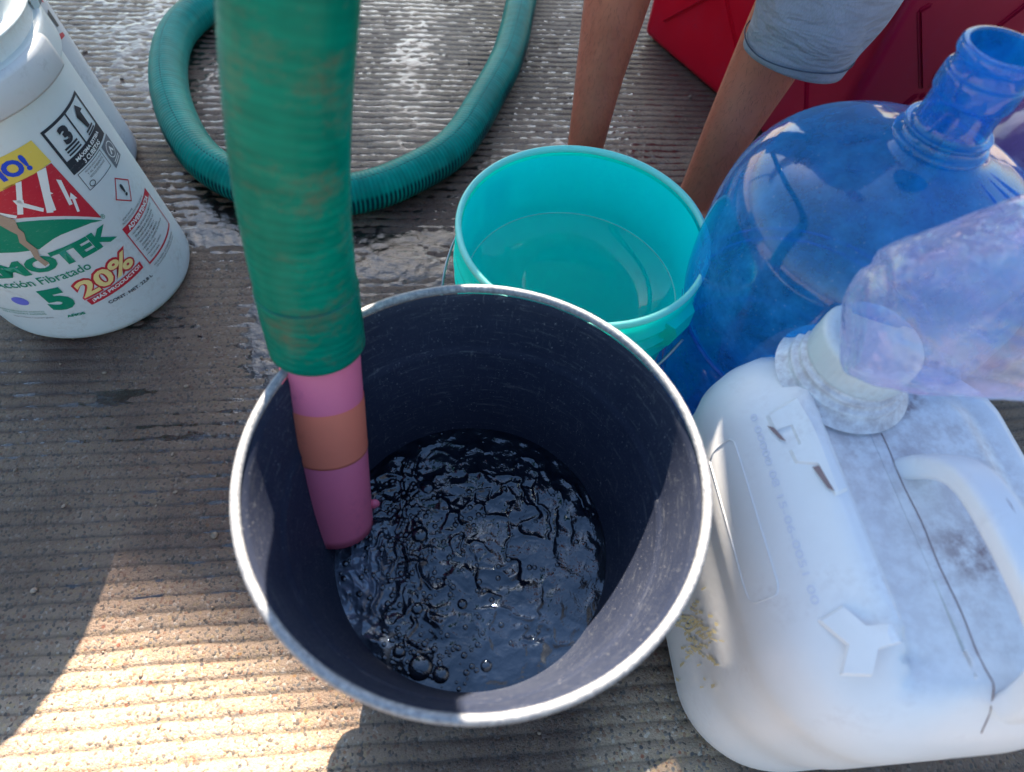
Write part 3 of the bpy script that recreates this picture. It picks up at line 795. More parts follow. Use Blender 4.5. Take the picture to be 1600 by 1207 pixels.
def text(name, body, x0, y0, x1, y1, m, layer=2, bold=0.02, shear=0.0, **kw):
    return decal(name, text_bm(body, x0, y0, x1, y1, bold, shear), m, layer, **kw)

decal('yellow_banner', poly([(-120, 281), (-4, 277), (59, 282), (57, 314), (20, 313), (-120, 314)]), 'ink_yellow', 1)
text('banner_lettering', 'IO!', 6, 286, 39, 307, 'ink_blue', 2, 0.05)
# roof emblem
arc = lambda x0, x1, z0, zm, z1, n=14: [((x0 + (x1 - x0) * k / n), z0 * (1 - k / n) ** 2 + 2 * zm * (k / n) * (1 - k / n) + z1 * (k / n) ** 2) for k in range(n + 1)]
top_arc = arc(-95, 63, 232, 270, 187)
decal('roof_emblem', poly([(58, 281), (-95, 278)] + top_arc), 'ink_red', 1)
decal('roof_arrows', poly(*([[(50, 280.5), (39, 281), (17, 231), (23, 228)], [(20, 279.5), (14, 280), (-8, 243), (-3, 241)],
      [(-1, 262), (8, 258), (6, 254), (18, 238), (15, 234), (2, 250), (-1, 247)],
      [(54, 258), (46, 225), (42, 226), (50, 262)],
      [(26, 252), (33, 259), (37, 249), (34, 250), (27, 229), (23, 230), (30, 251)],
      [(47, 232), (53, 239), (55, 228), (52.5, 229), (47, 212), (44, 213), (49.5, 231)],
      [(-30, 262), (-20, 258), (-22, 254), (-9, 242), (-12, 239), (-27, 250), (-30, 247)]])), 'ink_white', 2)
gtop = [(x, z - 5.0) for x, z in arc(-95, 62, 232, 268, 188)]
decal('green_swoosh', poly(gtop + [(48, 190), (27, 194.5), (12, 196), (2, 195), (-9, 191.5), (-18, 188), (-40, 192), (-56, 196), (-95, 198)]), 'ink_green', 1)
text('brand_lettering', 'TERMOTEK', -150, 151, 63, 179, 'ink_green', 2, 0.05)
text('registered_mark', '®', 62, 184, 68, 191, 'ink_green', 2, 0.0)
text('slogan_lettering', 'Impermeabilizante Acción Fibratado', -226, 127, 12, 145, 'ink_green', 2, 0.008)
text('years_number', '5', -66, 77, -35, 121, 'ink_green', 2, 0.06)
text('years_lettering', 'AÑOS', -60, 60, -37, 66, 'ink_green', 2, 0.05)
text('oval_outline_text', 'IMPERMEABILIZANTE ACRILICO', -140, 77, -79, 80, 'ink_green', 2, 0.0)
text('oval_outline_text', 'PARA TECHOS Y AZOTEAS', -138, 71, -80, 74.5, 'ink_green', 2, 0.0)
text('oval_outline_text', 'Hecho en Mexico. Contenido 5 galones', -128, 62, -76, 65.5, 'ink_black', 2, 0.0)
decal('blue_oval', poly([(-93.5 + 9.5 * cos(q), 102.5 + 9 * sin(q)) for q in np.linspace(0, 2 * pi, 28, endpoint=False)]), 'ink_violet', 1)
# promotion
for nm_, bx_, mk_, ly_, bo_ in (('promo_outline', (-25, 84.5, 62, 121), 'ink_red', 1, 0.075), ('promo_number', (-22, 88, 59, 117.5), 'ink_cream', 2, 0.028)):
    bmq = text_bm('20%', *bx_, bo_)
    for v in bmq.verts: v.co.y += (v.co.x + 23) * 0.16
    decal(nm_, bmq, mk_, ly_)
decal('promo_strip', poly([(-22, 73.5), (64, 86), (65, 98), (-23, 84.5)]), 'ink_red', 3)
bmq = text_bm('¡MÁS PRODUCTO!', -17, 77, 61, 85.5, 0.03)
for v in bmq.verts: v.co.y += (v.co.x + 17) * 0.152
decal('promo_strip_text', bmq, 'ink_white', 4)
text('content_lettering', 'CONT. NET. 22,8 L', -4, 62, 67, 68.5, 'ink_black', 2, 0.02)
# stacking sign
decal('stacking_sign', poly(*(frame_loops(70, 253, 153, 315, 3.5, 18, 3.5) + [rect(110.5, 271, 113, 311.5)])), 'ink_black', 1)
text('stacking_number', '3', 87, 285, 102, 307, 'ink_black', 2, 0.06)
decal('stacking_bars', poly(rect(81, 281.5, 104, 284), rect(81, 277.5, 104, 279.8), rect(81, 273.5, 104, 275.6), rect(123, 276, 142, 278.3), rect(123, 272.3, 142, 274.4)), 'ink_black', 2)
decal('stacking_arrow', poly([(130, 279), (136, 279), (136, 298), (142, 298), (133, 309), (124, 298), (130, 298)]), 'ink_black', 2)
text('stacking_text', 'MÁXIMA ESTIBA', 84, 263, 141, 269, 'ink_white', 3, 0.03)
text('stacking_text', '3 CUBETAS', 92, 255, 132, 261, 'ink_white', 3, 0.03)
decal('quality_mark', poly(rect(129, 216, 157, 250)), 'ink_grey', 1)
decal('quality_mark_ring', poly(*[[(143 + (10.5) * cos(q), 236 + 10.5 * sin(q)), (143 + 10.5 * cos(q2), 236 + 10.5 * sin(q2)), (143 + 9.3 * cos(q2), 236 + 9.3 * sin(q2)), (143 + 9.3 * cos(q), 236 + 9.3 * sin(q))]
      for q, q2 in [(2 * pi * k / 24, 2 * pi * (k + 1) / 24) for k in range(24)]] + [rect(134, 219, 152, 220.2), rect(134, 222, 152, 223.2), [(137, 232), (143, 241), (149, 232), (146, 231), (143, 236), (140, 231)]]), 'ink_white', 2)
decal('recycling_panel', poly(*frame_loops(74, 225, 124, 251, 0.8)), 'ink_black', 1)
for k, s in enumerate(['PREVENIR DAÑOS A LA SALUD', 'Y AL AMBIENTE', 'RECICLE ESTE ENVASE']):
    text('recycling_text', s, 84 + k, 246 - 4.6 * k, 121 - k, 248.6 - 4.6 * k, 'ink_black', 2, 0.0)
decal('recycling_seal', poly(*[[(83 + 5 * cos(q), 230.5 + 4 * sin(q)), (83 + 5 * cos(q2), 230.5 + 4 * sin(q2)), (83 + 3.8 * cos(q2), 230.5 + 3 * sin(q2)), (83 + 3.8 * cos(q), 230.5 + 3 * sin(q))]
      for q, q2 in [(2 * pi * k / 16, 2 * pi * (k + 1) / 16) for k in range(16)]]), 'ink_black', 2)
# hazard diamond
C_ = (115.5, 190.5); ro_, ri_ = 21, 18.6
dm = [[(C_[0] + ro_ * cos(q), C_[1] + ro_ * sin(q)), (C_[0] + ro_ * cos(q + pi / 2), C_[1] + ro_ * sin(q + pi / 2)), (C_[0] + ri_ * cos(q + pi / 2), C_[1] + ri_ * sin(q + pi / 2)), (C_[0] + ri_ * cos(q), C_[1] + ri_ * sin(q))] for q in (0, pi / 2, pi, 3 * pi / 2)]
decal('hazard_diamond', poly(*dm), 'ink_red', 1)
text('hazard_mark', '!', 113, 181, 118.5, 200, 'ink_black', 2, 0.03)
text('warning_text', 'IRRITANTE', 84, 162, 108, 164.5, 'ink_black', 2, 0.0)
text('warning_text', 'PRODUCTO NOCIVO PARA LA SALUD', 80, 157, 140, 160, 'ink_black', 2, 0.0)
decal('warning_panel', poly(*(frame_loops(75, 81, 161, 154, 1.8, 3.2, 11.5))), 'ink_red', 1)
text('warning_heading', 'ADVERTENCIA', 83, 144.6, 150, 151.8, 'ink_white', 2, 0.04)
for k, s in enumerate(['• NO FUME, NO INGIERA ALIMENTOS', '  DURANTE LA APLICACION.', '• EN CASO DE INGESTION, NO', '  PROVOQUE EL VOMITO Y', '  CONSULTE AL MEDICO.', '• EVITE EL CONTACTO CON LA', '  PIEL Y LOS OJOS.', '• NO SE DEJE AL ALCANCE', '  DE LOS NIÑOS.']):
    text('warning_text', s, 81 + (3 if s[0] == ' ' else 0), 135.5 - 5.9 * k, None, 138.8 - 5.9 * k, 'ink_black', 2, 0.01)
text('warning_text', 'NO SE INGIERA. CONSERVESE CERRADO', 80, 73, 150, 76, 'ink_black', 2, 0.0)
text('warning_text', 'LEA LA ETIQUETA ANTES DE USAR', 82, 68, 146, 71, 'ink_black', 2, 0.0)
decal('label_tear', poly([(-36, 262), (-22, 252), (-14, 238), (-18, 226), (-17, 218), (-22, 206), (-20, 190), (-24, 178), (-22, 164), (-28, 161), (-30, 178), (-27, 190), (-29, 206), (-24, 218), (-27, 226), (-30, 236), (-42, 250)]), 'ink_tear', 4)
# traces of print on the rear bucket
def wrap2(s, z, lift=0.0006):
    s, z = s / 1000, z / 1000; th_ = TH0 + s / 0.143; r_ = wb_r(z) + lift
    return (SK[0] * z + r_ * cos(th_), SK[1] * z + r_ * sin(th_), z)
for (L, m_) in (([(148, 312), (170, 312), (176, 270), (150, 290)], 'ink_red'), ([(160, 262), (174, 262), (176, 236), (164, 240)], 'ink_black'), ([(150, 236), (172, 228), (173, 222), (150, 228)], 'ink_red')):
    bmx = poly(L)
    for x in range(140, 190, 5): bmesh.ops.bisect_plane(bmx, geom=bmx.verts[:] + bmx.edges[:] + bmx.faces[:], plane_co=(x, 0, 0), plane_no=(1, 0, 0))
    for v in bmx.verts: v.co = Vector(wrap2(v.co.x, v.co.y))
    bm_obj('faded_print', bmx, M[m_], wb2, smooth=False)

# ------------------------------------------------------------------ blue water jug
JB = (0.340, 0.523)
jb_ = empty('blue_water_jug', (*JB, 0), label='large translucent blue water jug with an open neck beside the turquoise bucket', cat='water jug')
pts = [(0.001, 0.012), (0.095, 0.006), (0.125, 0.004), (0.142, 0.020), (0.146, 0.06), (0.146, 0.095), (0.139, 0.108), (0.146, 0.122), (0.147, 0.17), (0.147, 0.205), (0.139, 0.219), (0.141, 0.228), (0.152, 0.240), (0.1575, 0.275),
       (0.1585, 0.33), (0.156, 0.37), (0.147, 0.405), (0.128, 0.433), (0.098, 0.452), (0.066, 0.464), (0.047, 0.471), (0.0385, 0.477)]
lathe('body', smooth_prof(pts, 6), M['blue_film'], jb_, seg=144, wob=0.004)
nk = [(0.0385, 0.477), (0.0405, 0.480), (0.0405, 0.484), (0.036, 0.487), (0.0345, 0.492), (0.0365, 0.495), (0.0365, 0.498), (0.0305, 0.501), (0.0300, 0.532), (0.0325, 0.536), (0.0325, 0.556), (0.030, 0.560), (0.0295, 0.572), (0.0325, 0.574), (0.0325, 0.583), (0.0295, 0.585), (0.0272, 0.583), (0.0265, 0.56), (0.0270, 0.50)]
nk = [(r_, 0.477 + (z_ - 0.477) * 0.78) for r_, z_ in nk]
lathe('neck', smooth_prof(nk, 4), M['blue_film'], jb_, seg=96)
for rz_, rr0 in ((0.236, 0.1515), (0.2275, 0.142), (0.108, 0.1405)):
    lathe('moulded_ring', [(rr0 + 0.0016 * cos(q), rz_ + 0.0022 * sin(q)) for q in np.linspace(0, 2 * pi, 9)], M['blue_frost'], jb_, seg=120, wob=0.004)
# moulded grip recess on the shoulder, folds near the neck
for k, (a0, dz) in enumerate([(-0.65, 0.0), (-0.48, 0.004), (-0.9, 0.002)]):
    tube('shoulder_fold', [((0.045 + q * 0.085) * cos(a0 + 0.12 * q), (0.045 + q * 0.085) * sin(a0 + 0.12 * q), np.interp(0.045 + q * 0.085, [0.045, 0.066, 0.098, 0.128, 0.147], [0.472, 0.464, 0.452, 0.433, 0.405]) - 0.0008) for q in np.linspace(0, 1, 8)],
         lambda q: 0.0028 * np.sin(pi * np.clip(q, 0.02, 0.98)), M['blue_film'], jb_, seg=10, n=6, cap=False)

# violet clear jug further right
vj = empty('violet_jug', (0.70, 0.78, 0), label='dusty violet see-through jug half hidden behind the blue jug', cat='water jug')
lathe('body', smooth_prof([(0.001, 0.01), (0.12, 0.006), (0.135, 0.03), (0.137, 0.1), (0.132, 0.12), (0.137, 0.14), (0.137, 0.27), (0.125, 0.33), (0.08, 0.375), (0.04, 0.39), (0.03, 0.40)], 5), M['violet_film'], vj, seg=96)
lathe('neck', smooth_prof([(0.03, 0.40), (0.028, 0.405), (0.028, 0.44), (0.032, 0.442), (0.032, 0.45), (0.026, 0.45)], 3), M['violet_film'], vj, seg=64)

# ------------------------------------------------------------------ white jerrycan
JA = R(11.0)
E1 = np.array([cos(JA), sin(JA)]); 
JO = (0.363 * cos(JA), 0.363 * sin(JA))
jc = empty('white_jerrycan', (JO[0], JO[1], 0), label='scuffed white plastic jerrycan with screw cap, seam and handle beside the black bucket', cat='jerrycan')
jc.rotation_euler = (0, 0, JA)
HX, HY, CYc = 0.120, 0.182, 0.180
def outline(inset, n=176, Rc=0.088):
    hx, hy = HX - inset, HY - inset; r = max(0.004, min(Rc, Rc - inset * 0.35)); r = min(r, hx, hy)
    pts = []
    per = n // 4
    for (cx_, cy_, a0) in ((hx - r, hy - r, 0), (-(hx - r), hy - r, pi / 2), (-(hx - r), -(hy - r), pi), (hx - r, -(hy - r), 3 * pi / 2)):
        for k in range(per - 6): 
            q = a0 + (pi / 2) * k / (per - 6)
            pts.append((cx_ + r * cos(q), cy_ + r * sin(q)))
        q = a0 + pi / 2
        e = (cx_ + r * cos(q), cy_ + r * sin(q))
        nx = {0: (-(hx - r), hy), pi / 2: (-hx, -(hy - r)), pi: (hx - r, -hy), 3 * pi / 2: (hx, hy - r)}[a0]
        for k in range(6):
            w = k / 6; pts.append((e[0] * (1 - w) + nx[0] * w, e[1] * (1 - w) + nx[1] * w))
    return np.array(pts)
def sstep(x, a, b):
    t_ = np.clip((x - a) / (b - a), 0, 1); return t_ * t_ * (3 - 2 * t_)
def top_h(x, y, d):
    e = np.interp(d, [0, 0.004, 0.012, 0.025, 0.042, 0.058, 0.2], [0.258, 0.282, 0.304, 0.324, 0.342, 0.356, 0.360])
    yy = y + CYc
    ch = sstep(x, -0.050, -0.040) * (1 - sstep(x, 0.078, 0.090)) * sstep(yy, 0.035, 0.060) * (1 - sstep(yy, 0.325, 0.345))
    return e - 0.018 * ch * np.clip((e - 0.30) / 0.05, 0, 1)
rows = []; dirt = []
side = [(0.040, 0.0015), (0.022, 0.002), (0.012, 0.007), (0.006, 0.016), (0.0035, 0.028), (0.004, 0.034), (0.001, 0.042)] + [(0.0 + 0.0012 * sin(z * 60), z) for z in np.linspace(0.055, 0.250, 14)]
rows.append(np.c_[outline(0.10) * 0.02, np.full(len(outline(0.1)), 0.0015)])
for ins, z in side: 
    o_ = outline(ins + 0.004 * (1 - min(1, z / 0.25)) ** 1.0); rows.append(np.c_[o_, np.full(len(o_), z)])
for ins in [0.0003, 0.002, 0.004, 0.008, 0.012, 0.018, 0.025, 0.033, 0.042, 0.050, 0.058, 0.062, 0.066, 0.070, 0.074, 0.078, 0.084, 0.09, 0.096, 0.102, 0.108, 0.114]:
    o_ = outline(ins); rows.append(np.c_[o_, top_h(o_[:, 0], o_[:, 1], np.full(len(o_), ins))])
o_ = outline(0.114); 
for s_ in (0.8, 0.55, 0.3, 0.02):
    oo = o_ * np.array([s_, 1.0 if s_ > 0.5 else 0.98]); rows.append(np.c_[oo, top_h(oo[:, 0], oo[:, 1], np.full(len(oo), 0.116))])
VJ = np.array(rows); 
xx, yy, zz = VJ[..., 0], VJ[..., 1] + CYc, VJ[..., 2]
chn = sstep(xx, -0.050, -0.038) * (1 - sstep(xx, 0.075, 0.09)) * sstep(yy, 0.02, 0.06) * (zz > 0.3)
dirt = 0.20 * chn + 0.9 * np.exp(-((np.hypot(xx + 0.005, yy - 0.296) - 0.046) / 0.007) ** 2) * (zz > 0.28) + 0.30 * np.exp(-((zz - 0.030) / 0.006) ** 2) + 0.95 * np.exp(-(((xx - 0.03) / 0.025) ** 2 + ((yy - 0.13) / 0.020) ** 2)) * (zz > 0.3)
dirt += 0.25 * np.exp(-(((yy - 0.22) / 0.05) ** 2)) * chn
VJ[..., 1] += CYc
VJ[..., 0] = np.where(VJ[..., 0] > 0, VJ[..., 0] * 1.55, VJ[..., 0])
jbod = grid_mesh('body', VJ, M['jug_white'], jc, close_v=True, attrs={'dirt': np.clip(dirt, 0, 1)})
# seam
def jz(x, y): 
    if x > 0: x = x / 1.55
    d_ = min(HX - abs(x), HY - abs(y - CYc)); return float(top_h(np.array([x]), np.array([y - CYc]), np.array([max(d_, 0)]))[0])
seam = [(0.010 + 0.0008 * sin(y * 90), y, jz(0.01, y) + 0.0002) for y in np.linspace(0.238, 0.012, 26)]
tube('seam', seam, 0.0005, M['jug_gouge'], jc, seg=6, n=3)
# handle
hpth = [(0.026, 0.205, 0.338), (0.026, 0.196, 0.360), (0.026, 0.178, 0.384), (0.026, 0.150, 0.394), (0.026, 0.10, 0.396), (0.026, 0.062, 0.392), (0.026, 0.040, 0.378), (0.026, 0.028, 0.350), (0.026, 0.024, 0.330)]
Pq = smooth_prof(hpth, 8); Tq, Nq, Bq = frames(Pq)
tq = np.linspace(0, 2 * pi, 28, endpoint=False)
Xs = np.array([1.0, 0, 0]); rowsH = []
for i in range(len(Pq)):
    nrm = np.cross(Tq[i], Xs); nrm /= np.linalg.norm(nrm)
    sx = np.sign(np.cos(tq)) * np.abs(np.cos(tq)) ** 0.55 * 0.0165; sz = np.sign(np.sin(tq)) * np.abs(np.sin(tq)) ** 0.55 * 0.010
    rowsH.append(Pq[i] + sx[:, None] * Xs + sz[:, None] * nrm)
grid_mesh('handle', np.array(rowsH), M['jug_white'], jc, close_v=True)
ln = [(0.0295, y, float(np.interp(y, [0.03, 0.062, 0.1, 0.15, 0.178, 0.2], [0.378, 0.4022, 0.4062, 0.4042, 0.3935, 0.365]))) for y in np.linspace(0.055, 0.185, 14)]
tube('handle_seam', ln, 0.0005, M['jug_gouge'], jc, seg=6, n=3)
# cap and neck
cp = empty('cap_neck', (-0.006, 0.296, 0)); cp.parent = jc
lathe('neck', smooth_prof([(0.060, 0.343), (0.052, 0.350), (0.051, 0.356), (0.046, 0.359), (0.046, 0.364), (0.042, 0.367), (0.041, 0.374)], 4), M['jug_white'], jc, seg=80, attrs={'dirt': np.full((25, 80), 0.5)}).location = (-0.006, 0.296, 0)
cap_rows = []
tc = np.linspace(0, 2 * pi, 240, endpoint=False)
for r_, z_, rib in [(0.0400, 0.3695, 0), (0.0430, 0.370, 0), (0.0435, 0.372, 0.2), (0.0435, 0.374, 1), (0.0422, 0.394, 1), (0.0415, 0.397, 0.2), (0.0395, 0.3995, 0), (0.032, 0.400, 0), (0.030, 0.3975, 0), (0.001, 0.3975, 0)]:
    r2 = r_ + 0.0003 * rib * np.sign(np.sin(tc * 48)) * 0.5
    cap_rows.append(np.stack([r2 * np.cos(tc), r2 * np.sin(tc), np.full_like(tc, z_)], -1))
cobj = grid_mesh('cap', np.array(cap_rows), M['white_plastic'], jc, close_v=True); cobj.location = (-0.006, 0.296, 0)
bpy.data.objects.remove(cp)
# raised emblems on the sloping shoulder
def cut_grid(bm, pts_, st_=0.006):
    for ax_ in (0, 1):
        lo, hi = min(p[ax_] for p in pts_), max(p[ax_] for p in pts_)
        c_ = lo + st_
        while c_ < hi:
            co = [0, 0, 0]; no = [0, 0, 0]; co[ax_] = c_; no[ax_] = 1
            bmesh.ops.bisect_plane(bm, geom=bm.verts[:] + bm.edges[:] + bm.faces[:], plane_co=co, plane_no=no); c_ += st_
    bmesh.ops.triangulate(bm, faces=bm.faces[:])
def emblem(pts_, parent, hgt=0.0028):
    gx_ = sum(p[0] for p in pts_) / len(pts_); gy_ = sum(p[1] for p in pts_) / len(pts_)
    bm = bmesh.new()
    f = bm.faces.new([bm.verts.new((x, y, 0)) for x, y in pts_])
    r = bmesh.ops.extrude_face_region(bm, geom=[f])
    for v in [g_ for g_ in r['geom'] if isinstance(g_, bmesh.types.BMVert)]: v.co = Vector((gx_ + (v.co.x - gx_) * 0.90, gy_ + (v.co.y - gy_) * 0.95, hgt))
    cut_grid(bm, pts_)
    for v in bm.verts:
        d_ = max(0, min(HX - abs(v.co.x), HY - abs(v.co.y - CYc))); zt = jz(v.co.x, v.co.y)
        v.co.z = zt - 0.001 + v.co.z + 0.001
    return bm_obj('moulded_emblem', bm, M['jug_white'], parent, smooth=False)
emblem([(-0.085, 0.262), (-0.064, 0.268), (-0.060, 0.232), (-0.055, 0.232), (-0.052, 0.180), (-0.063, 0.176), (-0.066, 0.205), (-0.078, 0.212), (-0.079, 0.224), (-0.072, 0.226), (-0.073, 0.246), (-0.084, 0.246)], jc)
for L in ([(-0.087, 0.252), (-0.0835, 0.248), (-0.0795, 0.232), (-0.0825, 0.236)], [(-0.0705, 0.204), (-0.0665, 0.2035), (-0.0635, 0.180), (-0.0665, 0.184)]):
    bm = bmesh.new(); bm.faces.new([bm.verts.new((x, y, 0)) for x, y in L]); cut_grid(bm, L, 0.003)
    for v in bm.verts: v.co.z = jz(v.co.x, v.co.y) + 0.0030
    bm_obj('grime_mark', bm, M['jug_gouge'], jc, smooth=False)
emblem([(-0.094, 0.092), (-0.080, 0.098), (-0.072, 0.082), (-0.058, 0.080), (-0.056, 0.068), (-0.070, 0.066), (-0.078, 0.050), (-0.092, 0.054), (-0.084, 0.072)], jc, 0.0022)
# moulded label frame on the left wall
xl = -HX - 0.0002
def sx_(z): return -(HX - 0.004 * (1 - min(1, z / 0.25)) - 0.0012 * sin(z * 60)) - 0.0004
fr_ = [(0.305, 0.235), (0.305, 0.06), (0.15, 0.06), (0.15, 0.235)]
def side_path(L):
    out_ = []
    for (y0, z0), (y1, z1) in zip(L, L[1:]):
        for q in np.linspace(0, 1, 8)[:-1]:
            y, z = y0 + (y1 - y0) * q, z0 + (z1 - z0) * q; out_.append((sx_(z), y, z))
    out_.append((sx_(L[-1][1]), L[-1][0], L[-1][1])); return out_
fp = [(-0.1175, 0.250), (-0.1175, 0.185), (-0.1175, 0.125), (-0.1150, 0.118), (-0.1080, 0.118), (-0.1060, 0.125), (-0.1060, 0.185), (-0.1060, 0.250), (-0.1080, 0.256), (-0.1150, 0.256), (-0.1175, 0.250)]
tube('label_frame', [(x, y, jz(x, y) + 0.0003) for x, y in fp], 0.0007, M['jug_white'], jc, seg=6, n=4)
# date code print down the shoulder
bmq = text_bm('0 00000 08 15-06-0051 00', 0, 0, 0.165, 0.0058, 0.0)
for v in bmq.verts:
    u_, w_ = v.co.x, v.co.y
    y = 0.268 - u_; dd = 0.0260 + w_ * 0.7
    x = -(HX - dd); v.co = Vector((x, y, float(np.interp(dd, [0, 0.004, 0.012, 0.025, 0.042, 0.058], [0.258, 0.282, 0.304, 0.324, 0.342, 0.356])) + 0.0010))
me = bpy.data.meshes.new('date_code'); bmq.to_mesh(me); bmq.free()
dm_, dnt, dp = mat('faded_print_ink'); setp(dp, base=(0.66, 0.69, 0.82), rough=0.7); me.materials.append(dm_)
link(bpy.data.objects.new('date_code', me), jc)
# glue residue on the left wall
bm = bmesh.new()
for i in range(110):
    y, z = 0.125 + rng.normal() * 0.018, 0.135 + rng.normal() * 0.028
    w_, l_ = rng.uniform(0.001, 0.004), rng.uniform(0.005, 0.018); sl = rng.uniform(-0.1, 0.4)
    q4 = [(y, z), (y + w_, z + 0.001), (y + w_ * 0.6 - sl * l_, z + l_), (y - sl * l_, z + l_ * 0.9)]
    bm.faces.new([bm.verts.new((sx_(zz_) - 0.0010 - 0.00001 * i, yy_, zz_)) for yy_, zz_ in q4])
glue = plain("old_glue", (0.70, 0.62, 0.40), 0.6, 0.4); bm_obj('glue_residue', bm, glue, jc, smooth=False, kind='stuff')

# ------------------------------------------------------------------ crumpled clear bottle on top
cb = empty('clear_bottle', (0.252, 0.308, 0.468), label='crumpled clear plastic bottle lying across the cap of the white jerrycan', cat='bottle')
axis = [(-0.022, 0.008, -0.003), (-0.018, 0.008, -0.002), (0.0, 0.006, 0.002), (0.046, 0.006, 0.022), (0.09, 0.010, 0.040), (0.15, 0.014, 0.062), (0.22, 0.01, 0.09), (0.27, 0.02, 0.108)]
def crumple(s, t):
    x = s * 1.0 + 0 * t; y = 0.06 * np.cos(t) + 0 * s; z = 0.06 * np.sin(t) + 0 * s
    n1_ = vnoise(x * 1.0 + z * 0.7, y + z * 0.3, 0.045, 61, 2); n2_ = 1 - 2 * np.abs(vnoise(x + y * 0.9, z + x * 0.4, 0.026, 63, 1)); n3_ = 1 - 2 * np.abs(vnoise(x * 0.8 - z, y + x * 0.5, 0.012, 65, 1))
    return 1 + 0.035 * n1_ + 0.024 * n2_ + 0.012 * n3_
def brad(q):
    return np.interp(q, [0, 0.012, 0.03, 0.06, 0.10, 0.16, 0.24, 0.40, 0.6, 0.8, 1.0], [0.014, 0.032, 0.040, 0.046, 0.051, 0.056, 0.061, 0.068, 0.077, 0.082, 0.082])
tube('body', axis, brad, M['clear_film'], cb, step=0.0020, seg=170, rfun=crumple, n=16)

# ------------------------------------------------------------------ red jerrycans at the back
def red_can(name, x, y, ang, w, l, h, m, label, ridge=True):
    e = empty(name, (x, y, 0), label=label, cat='jerrycan', group='red jerrycans at the back'); e.rotation_euler = (0, 0, ang)
    bm = bmesh.new(); bmesh.ops.create_cube(bm, size=1, matrix=Matrix.Translation((w / 2, l / 2, h / 2 + 0.001)) @ Matrix.Diagonal((w, l, h, 1)))
    bmesh.ops.bevel(bm, geom=bm.edges[:], offset=0.022, segments=5, affect='EDGES', profile=0.6)
    bm_obj('body', bm, m, e)
    # moulded cross ribs on both visible sides
    for (fx, L0) in ((0, l), (1, w)):
        bm = bmesh.new()
        def bar(u0, z0, u1, z1, wd=0.022, tk=0.011):
            d_ = Vector((u1 - u0, z1 - z0)); ln_ = d_.length; a_ = math.atan2(d_.y, d_.x)
            mt = Matrix.Translation(((u0 + u1) / 2, 0, (z0 + z1) / 2)) @ Matrix.Rotation(-a_, 4, 'Y') @ Matrix.Diagonal((ln_, tk, wd, 1))
            bmesh.ops.create_cube(bm, size=1, matrix=mt)
        bar(L0 * 0.14, h * 0.16, L0 * 0.5, h * 0.48); bar(L0 * 0.86, h * 0.16, L0 * 0.5, h * 0.481); bar(L0 * 0.14, h * 0.84, L0 * 0.5, h * 0.52); bar(L0 * 0.86, h * 0.84, L0 * 0.5, h * 0.521)
        bmesh.ops.bevel(bm, geom=bm.edges[:], offset=0.004, segments=2, affect='EDGES')
        if fx == 0: mt = Matrix.Rotation(pi / 2, 4, 'Z')
        else: mt = Matrix.Identity(4)
        bmesh.ops.transform(bm, matrix=mt, verts=bm.verts[:])
        bm_obj('moulded_rib', bm, m, e, smooth=False)
    lathe('spout_neck', [(0.034, h - 0.002), (0.034, h + 0.02), (0.028, h + 0.02)], m, e, seg=32).location = (w * 0.5, l * 0.25, 0)
    lathe('cap', [(0.0365, h + 0.006), (0.0365, h + 0.03), (0.001, h + 0.032)], M['ink_black'], e, seg=32).location = (w * 0.5, l * 0.25, 0)
    hb_ = [(w * 0.5, l * 0.42, h - 0.004), (w * 0.5, l * 0.46, h + 0.035), (w * 0.5, l * 0.62, h + 0.045), (w * 0.5, l * 0.80, h + 0.035), (w * 0.5, l * 0.84, h - 0.004)]
    tube('handle', hb_, 0.011, m, e, seg=14, n=6)
    return e
# can A: near corner (0.405,1.29), one side running away to (0.202,1.577)
red_can('red_jerrycan', 0.425, 1.268, math.atan2(0.309, -0.223) - pi / 2, 0.26, 0.385, 0.40, M['red'], 'bright red jerrycan standing behind the bare legs')
red_can('red_jerrycan', 0.505, 1.06, R(18), 0.27, 0.34, 0.42, M['maroon'], 'dark maroon jerrycan standing behind the blue water jug')

# ------------------------------------------------------------------ the man with the hose
man = empty('person', (0.17, 0.93, 0), label='man with bare legs and grey knee-length shorts standing behind the turquoise bucket', cat='person')
MO = Vector(man.location)
def skin_chain(name, nodes, edges, root, m, sub=2, parent=None):
    me = bpy.data.meshes.new(name)
    me.from_pydata([Vector(p) - MO for p, r in nodes], edges, [])
    o = link(bpy.data.objects.new(name, me), parent or man)
    md = o.modifiers.new('skin', 'SKIN'); md.use_smooth_shade = True
    sv = me.skin_vertices[0].data
    for i, (p, r) in enumerate(nodes):
        rr_ = r if isinstance(r, tuple) else (r, r)
        sv[i].radius = rr_; sv[i].use_root = (i == root)
    s = o.modifiers.new('sub', 'SUBSURF'); s.levels = s.render_levels = sub
    me.materials.append(m)
    return o
nodes, edges = [], []
def N_(p, r, prev=None):
    nodes.append((p, r)); i = len(nodes) - 1
    if prev is not None: edges.append((prev, i))
    return i
pel = N_((0.19, 1.10, 0.90), (0.135, 0.105))
sp1 = N_((0.19, 1.07, 1.03), (0.125, 0.095), pel)
sp2 = N_((0.19, 1.02, 1.17), (0.135, 0.10), sp1)
chest = N_((0.19, 0.96, 1.30), (0.155, 0.105), sp2)
nk_ = N_((0.19, 0.905, 1.42), 0.055, chest)
hd0 = N_((0.19, 0.88, 1.47), 0.060, nk_)
hd1 = N_((0.19, 0.855, 1.53), (0.080, 0.092), hd0)
hd2 = N_((0.19, 0.855, 1.60), (0.074, 0.086), hd1)
